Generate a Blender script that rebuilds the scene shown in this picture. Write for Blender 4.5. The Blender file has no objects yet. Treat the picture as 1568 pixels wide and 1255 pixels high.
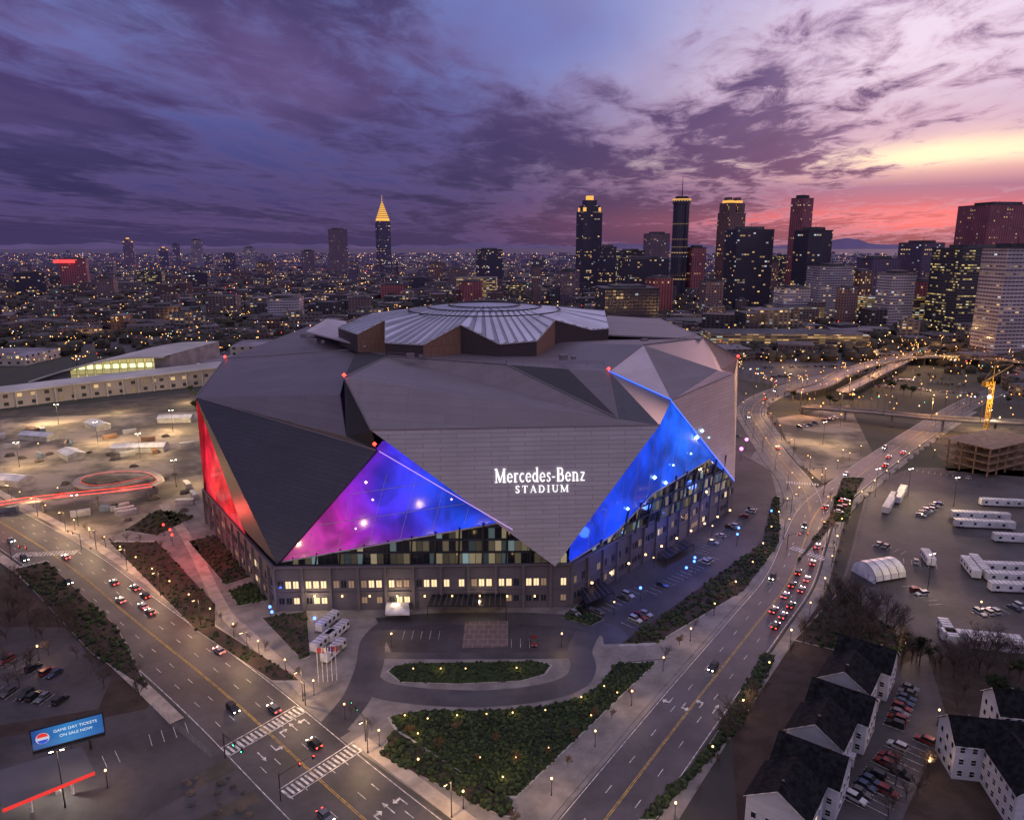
import bpy, math, random
from mathutils import Vector, Matrix
random.seed(7)
S=bpy.context.scene
S.view_settings.view_transform='Standard'
H=120.0; TH=math.atan(252.5/1120); CT,ST=math.cos(TH),math.sin(TH)
# unprojection helper: camera ray through an image pixel -> its point at height z
def P(u,v,z=0.0):
    y=(627.5-v)/1120; t=(z-H)/(-ST+y*CT)
    return Vector(((u-784)/1120*t,(CT+y*ST)*t,z))
def TOPZ(v,Y):
    y=(627.5-v)/1120; return H+(-ST+y*CT)/(CT+y*ST)*Y
def XAT(u,v,Y):
    y=(627.5-v)/1120; return (u-784)/1120*Y/(CT+y*ST)
# ---------------------------------------------------------------- mesh builder
class MB:
    def __init__(s): s.v=[];s.f=[];s.m=[];s.uv=[]
    def face(s,pts,m=0):
        pts=[Vector(p) for p in pts]; i=len(s.v); s.v+=[tuple(p) for p in pts]
        s.f.append(tuple(range(i,i+len(pts)))); s.m.append(m)
        n=Vector((0,0,0))
        for k in range(len(pts)):
            a=pts[k];b=pts[(k+1)%len(pts)]
            n+=Vector(((a.y-b.y)*(a.z+b.z),(a.z-b.z)*(a.x+b.x),(a.x-b.x)*(a.y+b.y)))
        if n.length>0:n.normalize()
        if abs(n.z)>.92: s.uv+=[(p.x,p.y) for p in pts]
        else:
            h=Vector((-n.y,n.x,0)).normalized(); w=n.cross(h)
            if w.z<0:w=-w
            s.uv+=[((p-pts[0]).dot(h),(p-pts[0]).dot(w)) for p in pts]
    def prism(s,poly,z0,z1,m=0,mt=None):
        n=len(poly); a=sum(poly[k][0]*poly[(k+1)%n][1]-poly[(k+1)%n][0]*poly[k][1] for k in range(n))
        if a<0: poly=poly[::-1]
        for k in range(n):
            p=poly[k];q=poly[(k+1)%n]
            s.face([(p[0],p[1],z0),(q[0],q[1],z0),(q[0],q[1],z1),(p[0],p[1],z1)],m)
        s.face([(p[0],p[1],z1) for p in poly],m if mt is None else mt)
    def box(s,cx,cy,z0,w,d,h,rot=0,m=0,mt=None):
        c,sn=math.cos(rot),math.sin(rot)
        s.prism([(cx+x*c-y*sn,cy+x*sn+y*c) for x,y in((-w/2,-d/2),(w/2,-d/2),(w/2,d/2),(-w/2,d/2))],z0,z0+h,m,mt)
    def tube(s,p,q,r0,r1,n=6,m=0,cap=False):
        p=Vector(p);q=Vector(q);d=(q-p)
        if d.length<1e-6:return
        d.normalize(); a=d.orthogonal().normalized();b=d.cross(a)
        A=[p+(a*math.cos(k*2*math.pi/n)+b*math.sin(k*2*math.pi/n))*r0 for k in range(n)]
        B=[q+(a*math.cos(k*2*math.pi/n)+b*math.sin(k*2*math.pi/n))*r1 for k in range(n)]
        for k in range(n): s.face([A[k],A[(k+1)%n],B[(k+1)%n],B[k]],m)
        if cap: s.face(B,m); s.face(A[::-1],m)
    def octa(s,p,r,m=0,rz=None):
        x,y,z=p; rz=rz or r
        T=(x,y,z+rz);B=(x,y,z-rz);R=[(x+r,y,z),(x,y+r,z),(x-r,y,z),(x,y-r,z)]
        for k in range(4): s.face([R[k],R[(k+1)%4],T],m); s.face([R[(k+1)%4],R[k],B],m)
    def blob(s,p,r,m=0,sq=.7,rnd=random):
        x,y,z=p; rings=[]
        for e in (-.5,.25,.8):
            rr=math.sqrt(max(0,1-e*e))*r
            rings.append([(x+math.cos(k*1.047)*rr*rnd.uniform(.65,1.2),y+math.sin(k*1.047)*rr*rnd.uniform(.65,1.2),z+e*r*sq*rnd.uniform(.8,1.2)) for k in range(6)])
        T=(x,y,z+r*sq*rnd.uniform(.8,1.15))
        for j in range(2):
            for k in range(6): s.face([rings[j][k],rings[j][(k+1)%6],rings[j+1][(k+1)%6],rings[j+1][k]],m)
        for k in range(6): s.face([rings[2][k],rings[2][(k+1)%6],T],m)
    def mesh(s,name,mats):
        me=bpy.data.meshes.new(name); me.from_pydata(s.v,[],s.f)
        for m in mats: me.materials.append(m)
        me.polygons.foreach_set('material_index',s.m)
        ul=me.uv_layers.new(name='UVMap'); ul.data.foreach_set('uv',[c for t in s.uv for c in t])
        me.update(); return me
    def build(s,name,mats,parent=None,loc=(0,0,0),rot=0):
        o=bpy.data.objects.new(name,s.mesh(name,mats)); S.collection.objects.link(o)
        o.location=loc;o.rotation_euler=(0,0,rot)
        if parent:o.parent=parent
        return o
def inst(name,me,loc,rot=0,sc=1,parent=None):
    o=bpy.data.objects.new(name,me);S.collection.objects.link(o);o.location=loc;o.rotation_euler=(0,0,rot);o.scale=(sc,sc,sc)
    if parent:o.parent=parent
    return o
def empty(name):
    o=bpy.data.objects.new(name,None);S.collection.objects.link(o);return o
def inpoly(x,y,poly):
    r=False;n=len(poly)
    for i in range(n):
        a=poly[i];b=poly[i-1]
        if (a[1]>y)!=(b[1]>y) and x<(b[0]-a[0])*(y-a[1])/(b[1]-a[1])+a[0]: r=not r
    return r
def scatter(poly,n,rnd=random):
    xs=[p[0] for p in poly];ys=[p[1] for p in poly];out=[];t=0
    while len(out)<n and t<n*20:
        t+=1;x=rnd.uniform(min(xs),max(xs));y=rnd.uniform(min(ys),max(ys))
        if inpoly(x,y,poly):out.append((x,y))
    return out
def PP(l,z=0): return [P(u,v,z) for u,v in l]
# ---------------------------------------------------------------- materials
class NT:
    def __init__(s,nt): s.t=nt
    def n(s,ty,**k):
        x=s.t.nodes.new(ty)
        for a,b in k.items(): setattr(x,a,b)
        return x
    def put(s,sock,v):
        if isinstance(v,bpy.types.NodeSocket): s.t.links.new(v,sock)
        else: sock.default_value=v
    def M(s,op,a,b=None,c=None,clamp=False):
        x=s.n('ShaderNodeMath',operation=op,use_clamp=clamp)
        s.put(x.inputs[0],a)
        if b is not None:s.put(x.inputs[1],b)
        if c is not None:s.put(x.inputs[2],c)
        return x.outputs[0]
    def mix(s,f,a,b,bt='MIX'):
        x=s.n('ShaderNodeMix',data_type='RGBA',blend_type=bt)
        s.put(x.inputs[0],f)
        for i,v in((6,a),(7,b)):
            if isinstance(v,tuple) and len(v)==3:v=v+(1,)
            s.put(x.inputs[i],v)
        return x.outputs[2]
    def ramp(s,f,st):
        x=s.n('ShaderNodeValToRGB');s.put(x.inputs[0],f);e=x.color_ramp.elements
        while len(e)<len(st): e.new(.5)
        for k,(p,c) in enumerate(st): e[k].position=p
        for k,(p,c) in enumerate(st): e[k].color=tuple(c)+(1,)
        return x.outputs[0]
    def noise(s,v,sc,det=3,rough=.55,dist=0):
        x=s.n('ShaderNodeTexNoise')
        if v is not None:s.put(x.inputs['Vector'],v)
        x.inputs['Scale'].default_value=sc;x.inputs['Detail'].default_value=det;x.inputs['Roughness'].default_value=rough;x.inputs['Distortion'].default_value=dist
        return x.outputs[0]
    def mr(s,v,a,b,c=0.,d=1.,sm=True):
        x=s.n('ShaderNodeMapRange',interpolation_type='SMOOTHSTEP' if sm else 'LINEAR')
        s.put(x.inputs[0],v)
        for i,q in enumerate((a,b,c,d)): s.put(x.inputs[i+1],q)
        return x.outputs[0]
    def comb(s,a,b,c):
        x=s.n('ShaderNodeCombineXYZ');s.put(x.inputs[0],a);s.put(x.inputs[1],b);s.put(x.inputs[2],c);return x.outputs[0]
    def sep(s,v):
        x=s.n('ShaderNodeSeparateXYZ');s.put(x.inputs[0],v);return x.outputs
def newmat(name,nosample=False):
    m=bpy.data.materials.new(name);m.use_nodes=True
    if nosample:
        try:m.cycles.emission_sampling='NONE'
        except Exception:pass
    return m,NT(m.node_tree),m.node_tree.nodes['Principled BSDF']
def pm(name,col,rough=.8,metal=0,var=.2,scale=.3,bump=0,col2=None,thr=(.4,.6),fine=0,spec=.5):
    m,t,b=newmat(name);tc=t.n('ShaderNodeTexCoord').outputs['Object']
    n=t.noise(tc,scale,4,.6)
    c2=col2 or tuple(x*(1-var*1.6) for x in col);c1=col if col2 else tuple(min(1,x*(1+var)) for x in col)
    c=t.mix(t.mr(n,thr[0]-.1*(not col2),thr[1]+.1*(not col2)),c1,c2)
    if fine:
        n2=t.noise(tc,scale*9,3,.7);c=t.mix(fine,c,t.mix(n2,(.0,.0,.0),tuple(min(1,x*2) for x in col)))
    t.put(b.inputs['Base Color'],c);b.inputs['Roughness'].default_value=rough;b.inputs['Metallic'].default_value=metal
    b.inputs['Specular IOR Level'].default_value=spec
    if bump:
        bn=t.n('ShaderNodeBump');bn.inputs['Strength'].default_value=bump;t.put(bn.inputs['Height'],t.noise(tc,scale*8,4));t.put(b.inputs['Normal'],bn.outputs[0])
    return m
def em(name,col,s,nosample=True):
    m,t,b=newmat(name,nosample);b.inputs['Base Color'].default_value=tuple(x*.3 for x in col)+(1,)
    b.inputs['Emission Color'].default_value=tuple(col)+(1,);b.inputs['Emission Strength'].default_value=s;return m
def panel(name,col,bw=11,rh=1.5,rough=.45,metal=.35,seam=.45,ms=.1,stain=.35):
    m,t,b=newmat(name);uv=t.n('ShaderNodeUVMap').outputs[0]
    br=t.n('ShaderNodeTexBrick');t.put(br.inputs['Vector'],uv)
    for k,v in (('Scale',1.0),('Mortar Size',ms),('Mortar Smooth',.3),('Brick Width',float(bw)),('Row Height',float(rh)),('Bias',0.)): br.inputs[k].default_value=v
    br.inputs['Color1'].default_value=tuple(col)+(1,);br.inputs['Color2'].default_value=tuple(x*.86 for x in col)+(1,);br.inputs['Mortar'].default_value=tuple(x*seam for x in col)+(1,)
    n=t.noise(uv,.05,4,.6);c=t.mix(t.mr(n,.35,.7,0,stain),br.outputs[0],tuple(x*.6 for x in col))
    mp=t.n('ShaderNodeMapping');t.put(mp.inputs[0],uv);mp.inputs['Scale'].default_value=(.5,.03,1)
    c=t.mix(t.mr(t.noise(mp.outputs[0],1,3,.6),.55,.75,0,.3),c,tuple(x*.55 for x in col))
    t.put(b.inputs['Base Color'],c);b.inputs['Roughness'].default_value=rough;b.inputs['Metallic'].default_value=metal
    return m
def winmat(name,wall,glass,cw,ch,lit,es,warm=(1,.62,.25),cool=(.85,.9,1),fx=.6,fy=.55,run=.1,gr=.15,pc=.2,far=True):
    m,t,b=newmat(name,True);u,v,_=t.sep(t.n('ShaderNodeUVMap').outputs[0])
    a=t.M('DIVIDE',u,cw);c=t.M('DIVIDE',v,ch);fa=t.M('FRACT',a);fc=t.M('FRACT',c)
    mx=t.M('LESS_THAN',t.M('ABSOLUTE',t.M('SUBTRACT',fa,.5)),fx/2);my=t.M('LESS_THAN',t.M('ABSOLUTE',t.M('SUBTRACT',fc,.5)),fy/2)
    mk=t.M('MULTIPLY',mx,my)
    A=t.M('FLOOR',a);C=t.M('FLOOR',c)
    loc=t.n('ShaderNodeObjectInfo').outputs['Random']
    wn=t.n('ShaderNodeTexWhiteNoise');t.put(wn.inputs[0],t.comb(A,C,t.M('MULTIPLY',loc,91)))
    wf=t.n('ShaderNodeTexWhiteNoise');t.put(wf.inputs[0],t.comb(t.M('FLOOR',t.M('DIVIDE',A,5)),C,7.3))
    r1=wn.outputs[0];rf=t.M('LESS_THAN',wf.outputs[0],run)
    L=t.M('LESS_THAN',r1,t.M('ADD',lit,t.M('MULTIPLY',rf,.5)))
    rc=t.sep(wn.outputs[1])
    ec=t.mix(t.M('LESS_THAN',rc[1],pc),warm,cool)
    st=t.M('MULTIPLY',t.M('MULTIPLY',L,mk),t.M('MULTIPLY',t.M('ADD',t.M('MULTIPLY',rc[2],rc[2]),.12),es))
    g=t.n('ShaderNodeNewGeometry').outputs['Position']
    n=t.noise(g,.03,2)
    bc=t.mix(mk,t.mix(t.mr(n,.3,.7),wall,tuple(x*.7 for x in wall)),glass)
    if far: bc=t.mix(t.mr(t.sep(g)[1],900,5500,0,.8),bc,(.14,.105,.23))  # aerial haze put into the base colour, stronger with distance
    t.put(b.inputs['Base Color'],bc)
    t.put(b.inputs['Roughness'],t.mr(mk,0,1,.8,gr))
    t.put(b.inputs['Emission Color'],ec);t.put(b.inputs['Emission Strength'],st);return m
ASPH=pm('asphalt',(.062,.056,.06),.6,0,.35,.08,.1,fine=.3)
ASPH2=pm('asphalt_lot',(.05,.043,.048),.75,0,.45,.05,.1,fine=.4)
CONC=pm('concrete_paving',(.2,.178,.165),.85,0,.25,.15,fine=.2)
CONC2=pm('concrete_wall',(.22,.2,.21),.8,0,.2,.1)
PATH=pm('light_path',(.36,.3,.25),.85,0,.2,.2)
DIRT=pm('dirt',(.1,.075,.055),.95,0,.3,.08,.3,col2=(.05,.045,.035))
SAND=pm('construction_ground',(.3,.24,.18),.95,0,.3,.03,.3,col2=(.09,.075,.06))
GRASS=pm('grass',(.035,.055,.018),.95,0,.3,.15,.4,col2=(.018,.03,.012),fine=.3,spec=.2)
MULCH=pm('mulch',(.06,.042,.036),.95,0,.3,.2,.4,col2=(.035,.026,.02),fine=.3,spec=.2)
SHRUB=pm('shrub_leaf',(.035,.052,.02),.9,0,.4,1.0,spec=.2)
SHRUB2=pm('shrub_leaf_dark',(.02,.03,.018),.9,0,.4,1.0,spec=.2)
WHITE=pm('white_paint',(.6,.58,.55),.6,0,.35,.8)
YEL=pm('yellow_paint',(.55,.36,.06),.6,0,.35,.8)
KERB=pm('kerb_concrete',(.33,.31,.29),.8)
HATCH=panel('paver_plaza',(.15,.105,.095),3,3,.8,0,1.9,.12)
DARKM=pm('dark_metal',(.03,.03,.035),.5,.5)
POLE=pm('pole_metal',(.06,.055,.055),.5,.6)
WH=pm('white_metal_roof',(.5,.5,.53),.5,0,.2,.2)
BARK=pm('bark',(.075,.055,.045),.95,0,.3,2)
ROOFD=pm('dark_shingle',(.012,.012,.014),.95,0,.4,.8,.3,spec=.08)
ROOFG=pm('flat_roof',(.075,.07,.085),.9,0,.4,.02)
ROOFL=pm('flat_roof_pale',(.2,.18,.22),.9,0,.4,.02)
HALLR=pm('hall_roof_membrane',(.46,.43,.4),.6,0,.2,.02)
SIDING=panel('white_siding',(.5,.5,.54),6,.4,.7,0,.75,.03)
LWARM=em('lamp_warm',(1,.6,.24),4);LWHITE=em('lamp_white',(1,.9,.7),14);LOR=em('lamp_orange',(1,.42,.1),6)
LRED=em('lamp_red',(1,.03,.02),8);LBLUE=em('lamp_blue',(.05,.15,1),8);LPINK=em('lamp_pink',(1,.12,.6),8)
# ---------------------------------------------------------------- world
W=bpy.data.worlds.new('World');S.world=W;W.use_nodes=True;t=NT(W.node_tree);t.t.nodes.clear()
d=t.n('ShaderNodeTexCoord').outputs['Generated'];x,y,z=t.sep(d)
zp=t.M('MAXIMUM',z,0.0)
zc=t.M('ADD',zp,.05)
px=t.M('DIVIDE',x,zc);py=t.M('DIVIDE',y,zc)
sa,ca=math.sin(math.radians(9)),math.cos(math.radians(9))
al=t.M('ADD',t.M('MULTIPLY',px,sa),t.M('MULTIPLY',py,ca));ac=t.M('SUBTRACT',t.M('MULTIPLY',px,ca),t.M('MULTIPLY',py,sa))
azr=t.M('ARCTAN2',x,y)
azd=t.M('MULTIPLY',azr,180/math.pi);eld=t.M('MULTIPLY',t.M('ARCSINE',z),180/math.pi)
def gau(a0,e0,sa_,se,tilt=0.):
    da=t.M('SUBTRACT',azd,a0);de=t.M('SUBTRACT',t.M('SUBTRACT',eld,e0),t.M('MULTIPLY',da,tilt))
    q=t.M('ADD',t.M('POWER',t.M('ABSOLUTE',t.M('DIVIDE',da,sa_)),2.0),t.M('POWER',t.M('ABSOLUTE',t.M('DIVIDE',de,se)),2.0))
    return t.M('EXPONENT',t.M('MULTIPLY',q,-1.0))
v1=t.comb(t.M('MULTIPLY',ac,.62),t.M('MULTIPLY',al,.2),1.7)
big=t.noise(v1,1.0,4,.55,.5)
v2=t.comb(t.M('MULTIPLY',ac,.95),t.M('MULTIPLY',al,.5),4.2)
fin=t.noise(v2,3.8,6,.66,.45)
s=t.mr(azr,math.radians(-6),math.radians(30))
s=t.M('MULTIPLY',s,t.mr(azr,math.radians(60),math.radians(150),1,0))
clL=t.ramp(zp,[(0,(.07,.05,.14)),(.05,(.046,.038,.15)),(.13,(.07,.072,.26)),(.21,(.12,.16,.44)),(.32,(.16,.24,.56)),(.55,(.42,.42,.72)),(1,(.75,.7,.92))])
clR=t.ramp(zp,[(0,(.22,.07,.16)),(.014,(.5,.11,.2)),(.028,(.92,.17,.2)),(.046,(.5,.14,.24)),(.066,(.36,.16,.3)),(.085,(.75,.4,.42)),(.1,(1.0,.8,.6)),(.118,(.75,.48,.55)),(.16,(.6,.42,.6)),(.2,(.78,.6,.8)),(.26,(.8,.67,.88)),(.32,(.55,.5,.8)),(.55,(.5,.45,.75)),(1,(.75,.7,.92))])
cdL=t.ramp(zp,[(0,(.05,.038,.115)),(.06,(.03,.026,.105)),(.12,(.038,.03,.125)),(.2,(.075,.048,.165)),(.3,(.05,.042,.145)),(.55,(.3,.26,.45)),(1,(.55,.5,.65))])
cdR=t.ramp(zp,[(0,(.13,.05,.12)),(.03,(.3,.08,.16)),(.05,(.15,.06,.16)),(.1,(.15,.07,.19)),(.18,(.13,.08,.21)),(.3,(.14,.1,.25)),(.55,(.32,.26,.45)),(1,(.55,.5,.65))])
clear=t.mix(s,clL,clR);cloud=t.mix(s,cdL,cdR)
blue=gau(3,14.5,9,3.2)
pale=gau(26,12.0,14,4.0,.1)
glow=gau(30,5.9,7.5,.75,.07)
nn=t.M('ADD',t.M('MULTIPLY',big,.62),t.M('MULTIPLY',fin,t.mr(s,.05,.75,.26,.56)))
nn=t.M('ADD',nn,t.mr(s,0,1,.1,-.12))
nn=t.M('ADD',nn,t.mr(zp,.0,.05,.06,0))
nn=t.M('SUBTRACT',nn,t.M('MULTIPLY',blue,.11));nn=t.M('SUBTRACT',nn,t.M('MULTIPLY',pale,.035));nn=t.M('SUBTRACT',nn,t.M('MULTIPLY',glow,.12))
mask=t.mr(nn,.455,.57)
thin=t.M('MULTIPLY',t.mr(nn,.41,.5),t.mr(nn,.5,.6,1,0))
clear=t.mix(t.M('MULTIPLY',blue,.75),clear,(.15,.2,.54))
clear=t.mix(t.M('MULTIPLY',pale,.65),clear,(.92,.76,.9))
clear=t.mix(glow,clear,(1.3,1.0,.66))
col=t.mix(mask,clear,cloud)
col=t.mix(t.M('MULTIPLY',thin,t.mr(s,0,1,.3,.4)),col,t.mix(s,(.15,.1,.27),(.6,.36,.52)))
lift=t.mr(t.noise(v1,2.1,3,.5,.3),.45,.7)
col=t.mix(t.M('MULTIPLY',lift,t.M('MULTIPLY',t.mr(zp,.06,.2),t.mr(zp,.35,.6,.42,0))),col,t.mix(s,(.17,.11,.29),(.4,.26,.44)))
col=t.mix(t.M('MULTIPLY',gau(31,1.9,9,.75),.55),col,(.95,.16,.2))
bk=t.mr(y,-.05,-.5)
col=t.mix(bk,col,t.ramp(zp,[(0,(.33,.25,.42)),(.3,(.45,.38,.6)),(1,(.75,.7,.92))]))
col=t.mix(t.mr(z,-.02,-.001,1,0),col,(.03,.025,.045))
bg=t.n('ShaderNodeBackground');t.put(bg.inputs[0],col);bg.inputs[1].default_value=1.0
sk=t.n('ShaderNodeTexSky',sky_type='NISHITA');sk.sun_disc=False;sk.sun_elevation=math.radians(1.5);sk.sun_rotation=math.radians(28)
bg2=t.n('ShaderNodeBackground');t.put(bg2.inputs[0],sk.outputs[0]);bg2.inputs[1].default_value=.006
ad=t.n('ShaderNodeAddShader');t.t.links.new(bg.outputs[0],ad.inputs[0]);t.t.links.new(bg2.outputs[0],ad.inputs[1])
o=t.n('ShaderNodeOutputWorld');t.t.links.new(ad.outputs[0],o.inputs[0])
def light(name,ty,loc,energy,col,**k):
    l=bpy.data.lights.new(name,ty);l.energy=energy;l.color=col
    for a,b in k.items():setattr(l,a,b)
    ob=bpy.data.objects.new(name,l);S.collection.objects.link(ob);ob.location=loc;return ob
az,el=math.radians(28),math.radians(7)
sd=Vector((math.sin(az)*math.cos(el),math.cos(az)*math.cos(el),math.sin(el)))
sun=light('sun','SUN',(300,600,200),.9,(1,.52,.5),angle=math.radians(10));sun.rotation_euler=sd.to_track_quat('Z','Y').to_euler()
cam=bpy.data.cameras.new('camera');co=bpy.data.objects.new('camera',cam);S.collection.objects.link(co);S.camera=co
co.location=(0,0,H);co.rotation_euler=(math.pi/2-TH,0,0);cam.sensor_width=36;cam.sensor_fit='HORIZONTAL';cam.lens=36*1120/1568;cam.clip_start=1;cam.clip_end=150000
# ---------------------------------------------------------------- ground
m,t,b=newmat('city_ground');g=t.n('ShaderNodeNewGeometry').outputs['Position']
vo=t.n('ShaderNodeTexVoronoi');t.put(vo.inputs['Vector'],g);vo.inputs['Scale'].default_value=.012
cr=t.sep(vo.outputs['Color'])
blk=t.ramp(cr[0],[(0,(.03,.035,.02)),(.3,(.045,.035,.03)),(.5,(.05,.048,.055)),(.75,(.035,.04,.025)),(.9,(.09,.08,.08)),(1,(.06,.05,.05))])
n=t.noise(g,.06,6,.65);c=t.mix(t.mr(n,.35,.65,0,.6),blk,(.025,.028,.018))
yy=t.sep(g)[1];c=t.mix(t.mr(yy,1500,9000),c,(.08,.065,.13))  # horizon haze painted into the far ground as a purple tint
t.put(b.inputs['Base Color'],c);b.inputs['Roughness'].default_value=.95
GM=m
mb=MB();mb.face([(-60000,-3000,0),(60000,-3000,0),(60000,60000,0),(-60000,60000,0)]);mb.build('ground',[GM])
def smooth(pts,k=6):
    pts=[Vector((p[0],p[1],p[2] if len(p)>2 else 0)) for p in pts];out=[]
    for i in range(len(pts)-1):
        a=pts[max(0,i-1)];b=pts[i];c=pts[i+1];d=pts[min(len(pts)-1,i+2)]
        for j in range(k):
            s=j/k;out.append(.5*((2*b)+(c-a)*s+(2*a-5*b+4*c-d)*s*s+(3*b-a-3*c+d)*s**3))
    out.append(pts[-1]);return out
def offs(pts,o):
    r=[]
    for i,p in enumerate(pts):
        d=(pts[min(i+1,len(pts)-1)]-pts[max(i-1,0)]);d.z=0;d.normalize()
        r.append(p+Vector((d.y,-d.x,0))*o)
    return r
def resamp(pts,st):
    out=[];acc=0;nx=0
    for a,b in zip(pts,pts[1:]):
        L=(b-a).length
        while nx<=acc+L and L>0:
            out.append((a.lerp(b,(nx-acc)/L),(b-a).normalized()));nx+=st
        acc+=L
    return out
def ribbon(mb,pts,w,o,z,m,h=0,s0=0,s1=1):
    n=len(pts);pts=offs(pts,o);L=offs(pts,-w/2);R=offs(pts,w/2)
    for i in range(int(s0*(n-1)),int(s1*(n-1))):
        q=[L[i],R[i],R[i+1],L[i+1]];q=[Vector((p.x,p.y,p.z+z)) for p in q]
        mb.face(q,m)
        if h:
            dn=Vector((0,0,-h))
            mb.face([q[0]+dn,q[0],q[3],q[3]+dn],m);mb.face([q[1],q[1]+dn,q[2]+dn,q[2]],m);mb.face([p+dn for p in q[::-1]],m)
def dashes(mb,pts,o,z,m,w=.18,on=3,off=9,s0=0,s1=1):
    r=resamp(offs(pts,o),on+off);k=len(r)
    for i,(p,d) in enumerate(r):
        if i<s0*k or i>s1*k:continue
        nrm=Vector((d.y,-d.x,0))*w/2;q=p+d*on
        mb.face([p-nrm+Vector((0,0,z)),p+nrm+Vector((0,0,z)),q+nrm+Vector((0,0,z)),q-nrm+Vector((0,0,z))],m)
RA=smooth([(45,64),(-31,133),(-77,177),(-124,219),(-174,264),(-235,312),(-330,385),(-450,480)])
RB=smooth([(-40,52),(-5,98),(20,133.5),(48,173),(78,214.5),(101,247),(121,283.6),(143,322),(180,367),(229,422),(289,487),(360,560),(460,650)])
RC=smooth([(121,283.6),(137,318),(149,360),(155,408),(165,470),(178,530),(210,585),(286,662),(400,745),(560,830)])
mb=MB()
for r,w,z in((RA,23,.04),(RB,17,.05),(RC,13,.06)): ribbon(mb,r,w,0,z,0)
DLA=smooth([P(505,1118),P(546,1068),P(566,1018),P(574,978),P(610,953),P(700,947),P(850,949),P(930,965),P(945,985)],8)
DLB=smooth([P(560,1040),P(585,1056),P(650,1066),P(740,1069),P(830,1060),P(880,1043),P(893,1020),P(888,995),P(900,968)],8)
DLC=smooth([P(585,1003),P(700,1004),P(870,1003)],8)
ribbon(mb,DLA,8,0,.066,0);ribbon(mb,DLB,7.5,0,.072,0);ribbon(mb,DLC,3.5,0,.078,0)
CS=smooth([P(520,1108),P(400,1180),P(250,1260),P(80,1400)]);ribbon(mb,CS,9,0,.032,0)
OL=smooth([P(1215,770),P(1280,742),P(1330,715)]);ribbon(mb,OL,8,0,.084,0)
mb.build('road',[ASPH])
mk=MB()
for o in(-.2,.2): ribbon(mk,RA,.16,o,.09,1)
ribbon(mk,RA,.2,-11,.09,0);ribbon(mk,RA,.2,11,.09,0)
for o in(-7.4,-3.7,3.7,7.4): dashes(mk,RA,o,.09,0)
for o in(-.2,.2): ribbon(mk,RB,.16,o,.1,1)
for o in(-3.7,3.7): dashes(mk,RB,o,.1,0)
for o in(-8,8): ribbon(mk,RB,.18,o,.1,0)
for o in(-.2,.2): ribbon(mk,RC,.16,o,.11,1,s0=.12)
for o in(-6,6): ribbon(mk,RC,.16,o,.11,0,s0=.12)
for o in(-3,3): dashes(mk,RC,o,.11,0,s0=.12)
def cross(p0,p1,dep,z=.12,w=.6,gap=1.25):
    d=(p1-p0);L=d.length;d.normalize();n=Vector((-d.y,d.x,0));i=0
    while i*gap<L:
        a=p0+d*i*gap;b=a+d*w;mk.face([Vector((q.x,q.y,z)) for q in(a-n*dep/2,b-n*dep/2,b+n*dep/2,a+n*dep/2)],0);i+=1
    for s in(-1,1):
        a=p0+n*dep*.65*s;b=p1+n*dep*.65*s;mk.face([Vector((q.x,q.y,z)) for q in(a,b,b+n*.3,a+n*.3)],0)
cross(P(345,1152),P(460,1086),3.2);cross(P(436,1216),P(552,1140),3.2);cross(P(22,850),P(118,846),3)
cross(P(1212,838),P(1268,858),3);cross(P(1200,738),P(1252,742),3)
def arrow(p,d,L=4.5,z=.13,turn=0):
    n=Vector((d.y,-d.x,0))
    def q(a,b): r=p+d*a+n*b;return (r.x,r.y,z)
    mk.face([q(0,-.15),q(0,.15),q(L*.65,.15),q(L*.65,-.15)],0)
    if turn==0: mk.face([q(L*.65,-.6),q(L*.65,.6),q(L,0)],0)
    else: mk.face([q(L*.5,.15*turn),q(L*.65,.15*turn),q(L*.65,1.1*turn),q(L*.5,1.1*turn)],0);mk.face([q(L*.35,1.1*turn),q(L*.8,1.1*turn),q(L*.57,2*turn)],0)
for k,(o,tn) in enumerate(((2,1),(5.5,0),(9,-1),(-2,-1),(-5.5,0))):
    for base in (12,60,100):
        r=resamp(offs(RA,o),1.0)
        if base+20<len(r): p,dd=r[base+50 if base<30 else base+40];arrow(p,dd if o>0 else -dd,turn=tn,z=.13+.002*k)
for base in(75,150):
    for o,tn in((1.9,-1),(5.6,0),(-1.9,-1),(-5.6,1)):
        r=resamp(offs(RB,o),1.0);p,dd=r[base];arrow(p,dd if o>0 else -dd,turn=tn,z=.14)
# ---------------------------------------------------------------- lots, paving, planting
lots=MB()
def lot(px,m,z): 
    q=PP(px);a=sum(q[k].x*q[(k+1)%len(q)].y-q[(k+1)%len(q)].x*q[k].y for k in range(len(q)))
    if a<0:q=q[::-1]
    lots.face([(p.x,p.y,z) for p in q],m)
lot([(130,850),(700,1258),(1000,1258),(1250,790),(1190,660),(1130,640),(900,600),(320,640),(180,800)],1,.008)
lot([(885,925),(960,985),(1150,880),(1200,800),(1180,720),(1128,690)],0,.014)
lot([(575,945),(600,1000),(900,1000),(930,955),(860,940)],0,.014)
lot([(712,952),(778,950),(778,990),(708,992)],7,.094)
lot([(0,1130),(230,1085),(330,1165),(250,1258),(0,1258)],0,.014)
lot([(0,880),(60,880),(235,1060),(225,1085),(0,1130)],6,.016)
lot([(0,960),(100,960),(170,1040),(150,1085),(0,1110)],0,.02)
lot([(0,640),(305,630),(315,760),(175,820),(130,842),(0,800)],4,.012)
lot([(0,630),(310,600),(310,640),(0,650)],3,.01)
lot([(170,505),(450,495),(470,540),(340,555),(200,545),(100,530)],0,.01)
lot([(1290,890),(1330,740),(1400,715),(1568,720),(1700,760),(1700,1100),(1330,960)],0,.012)
lot([(1195,960),(1290,890),(1400,1000),(1568,1010),(1700,1080),(1700,1258),(1130,1258),(1120,1140)],6,.016)
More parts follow.
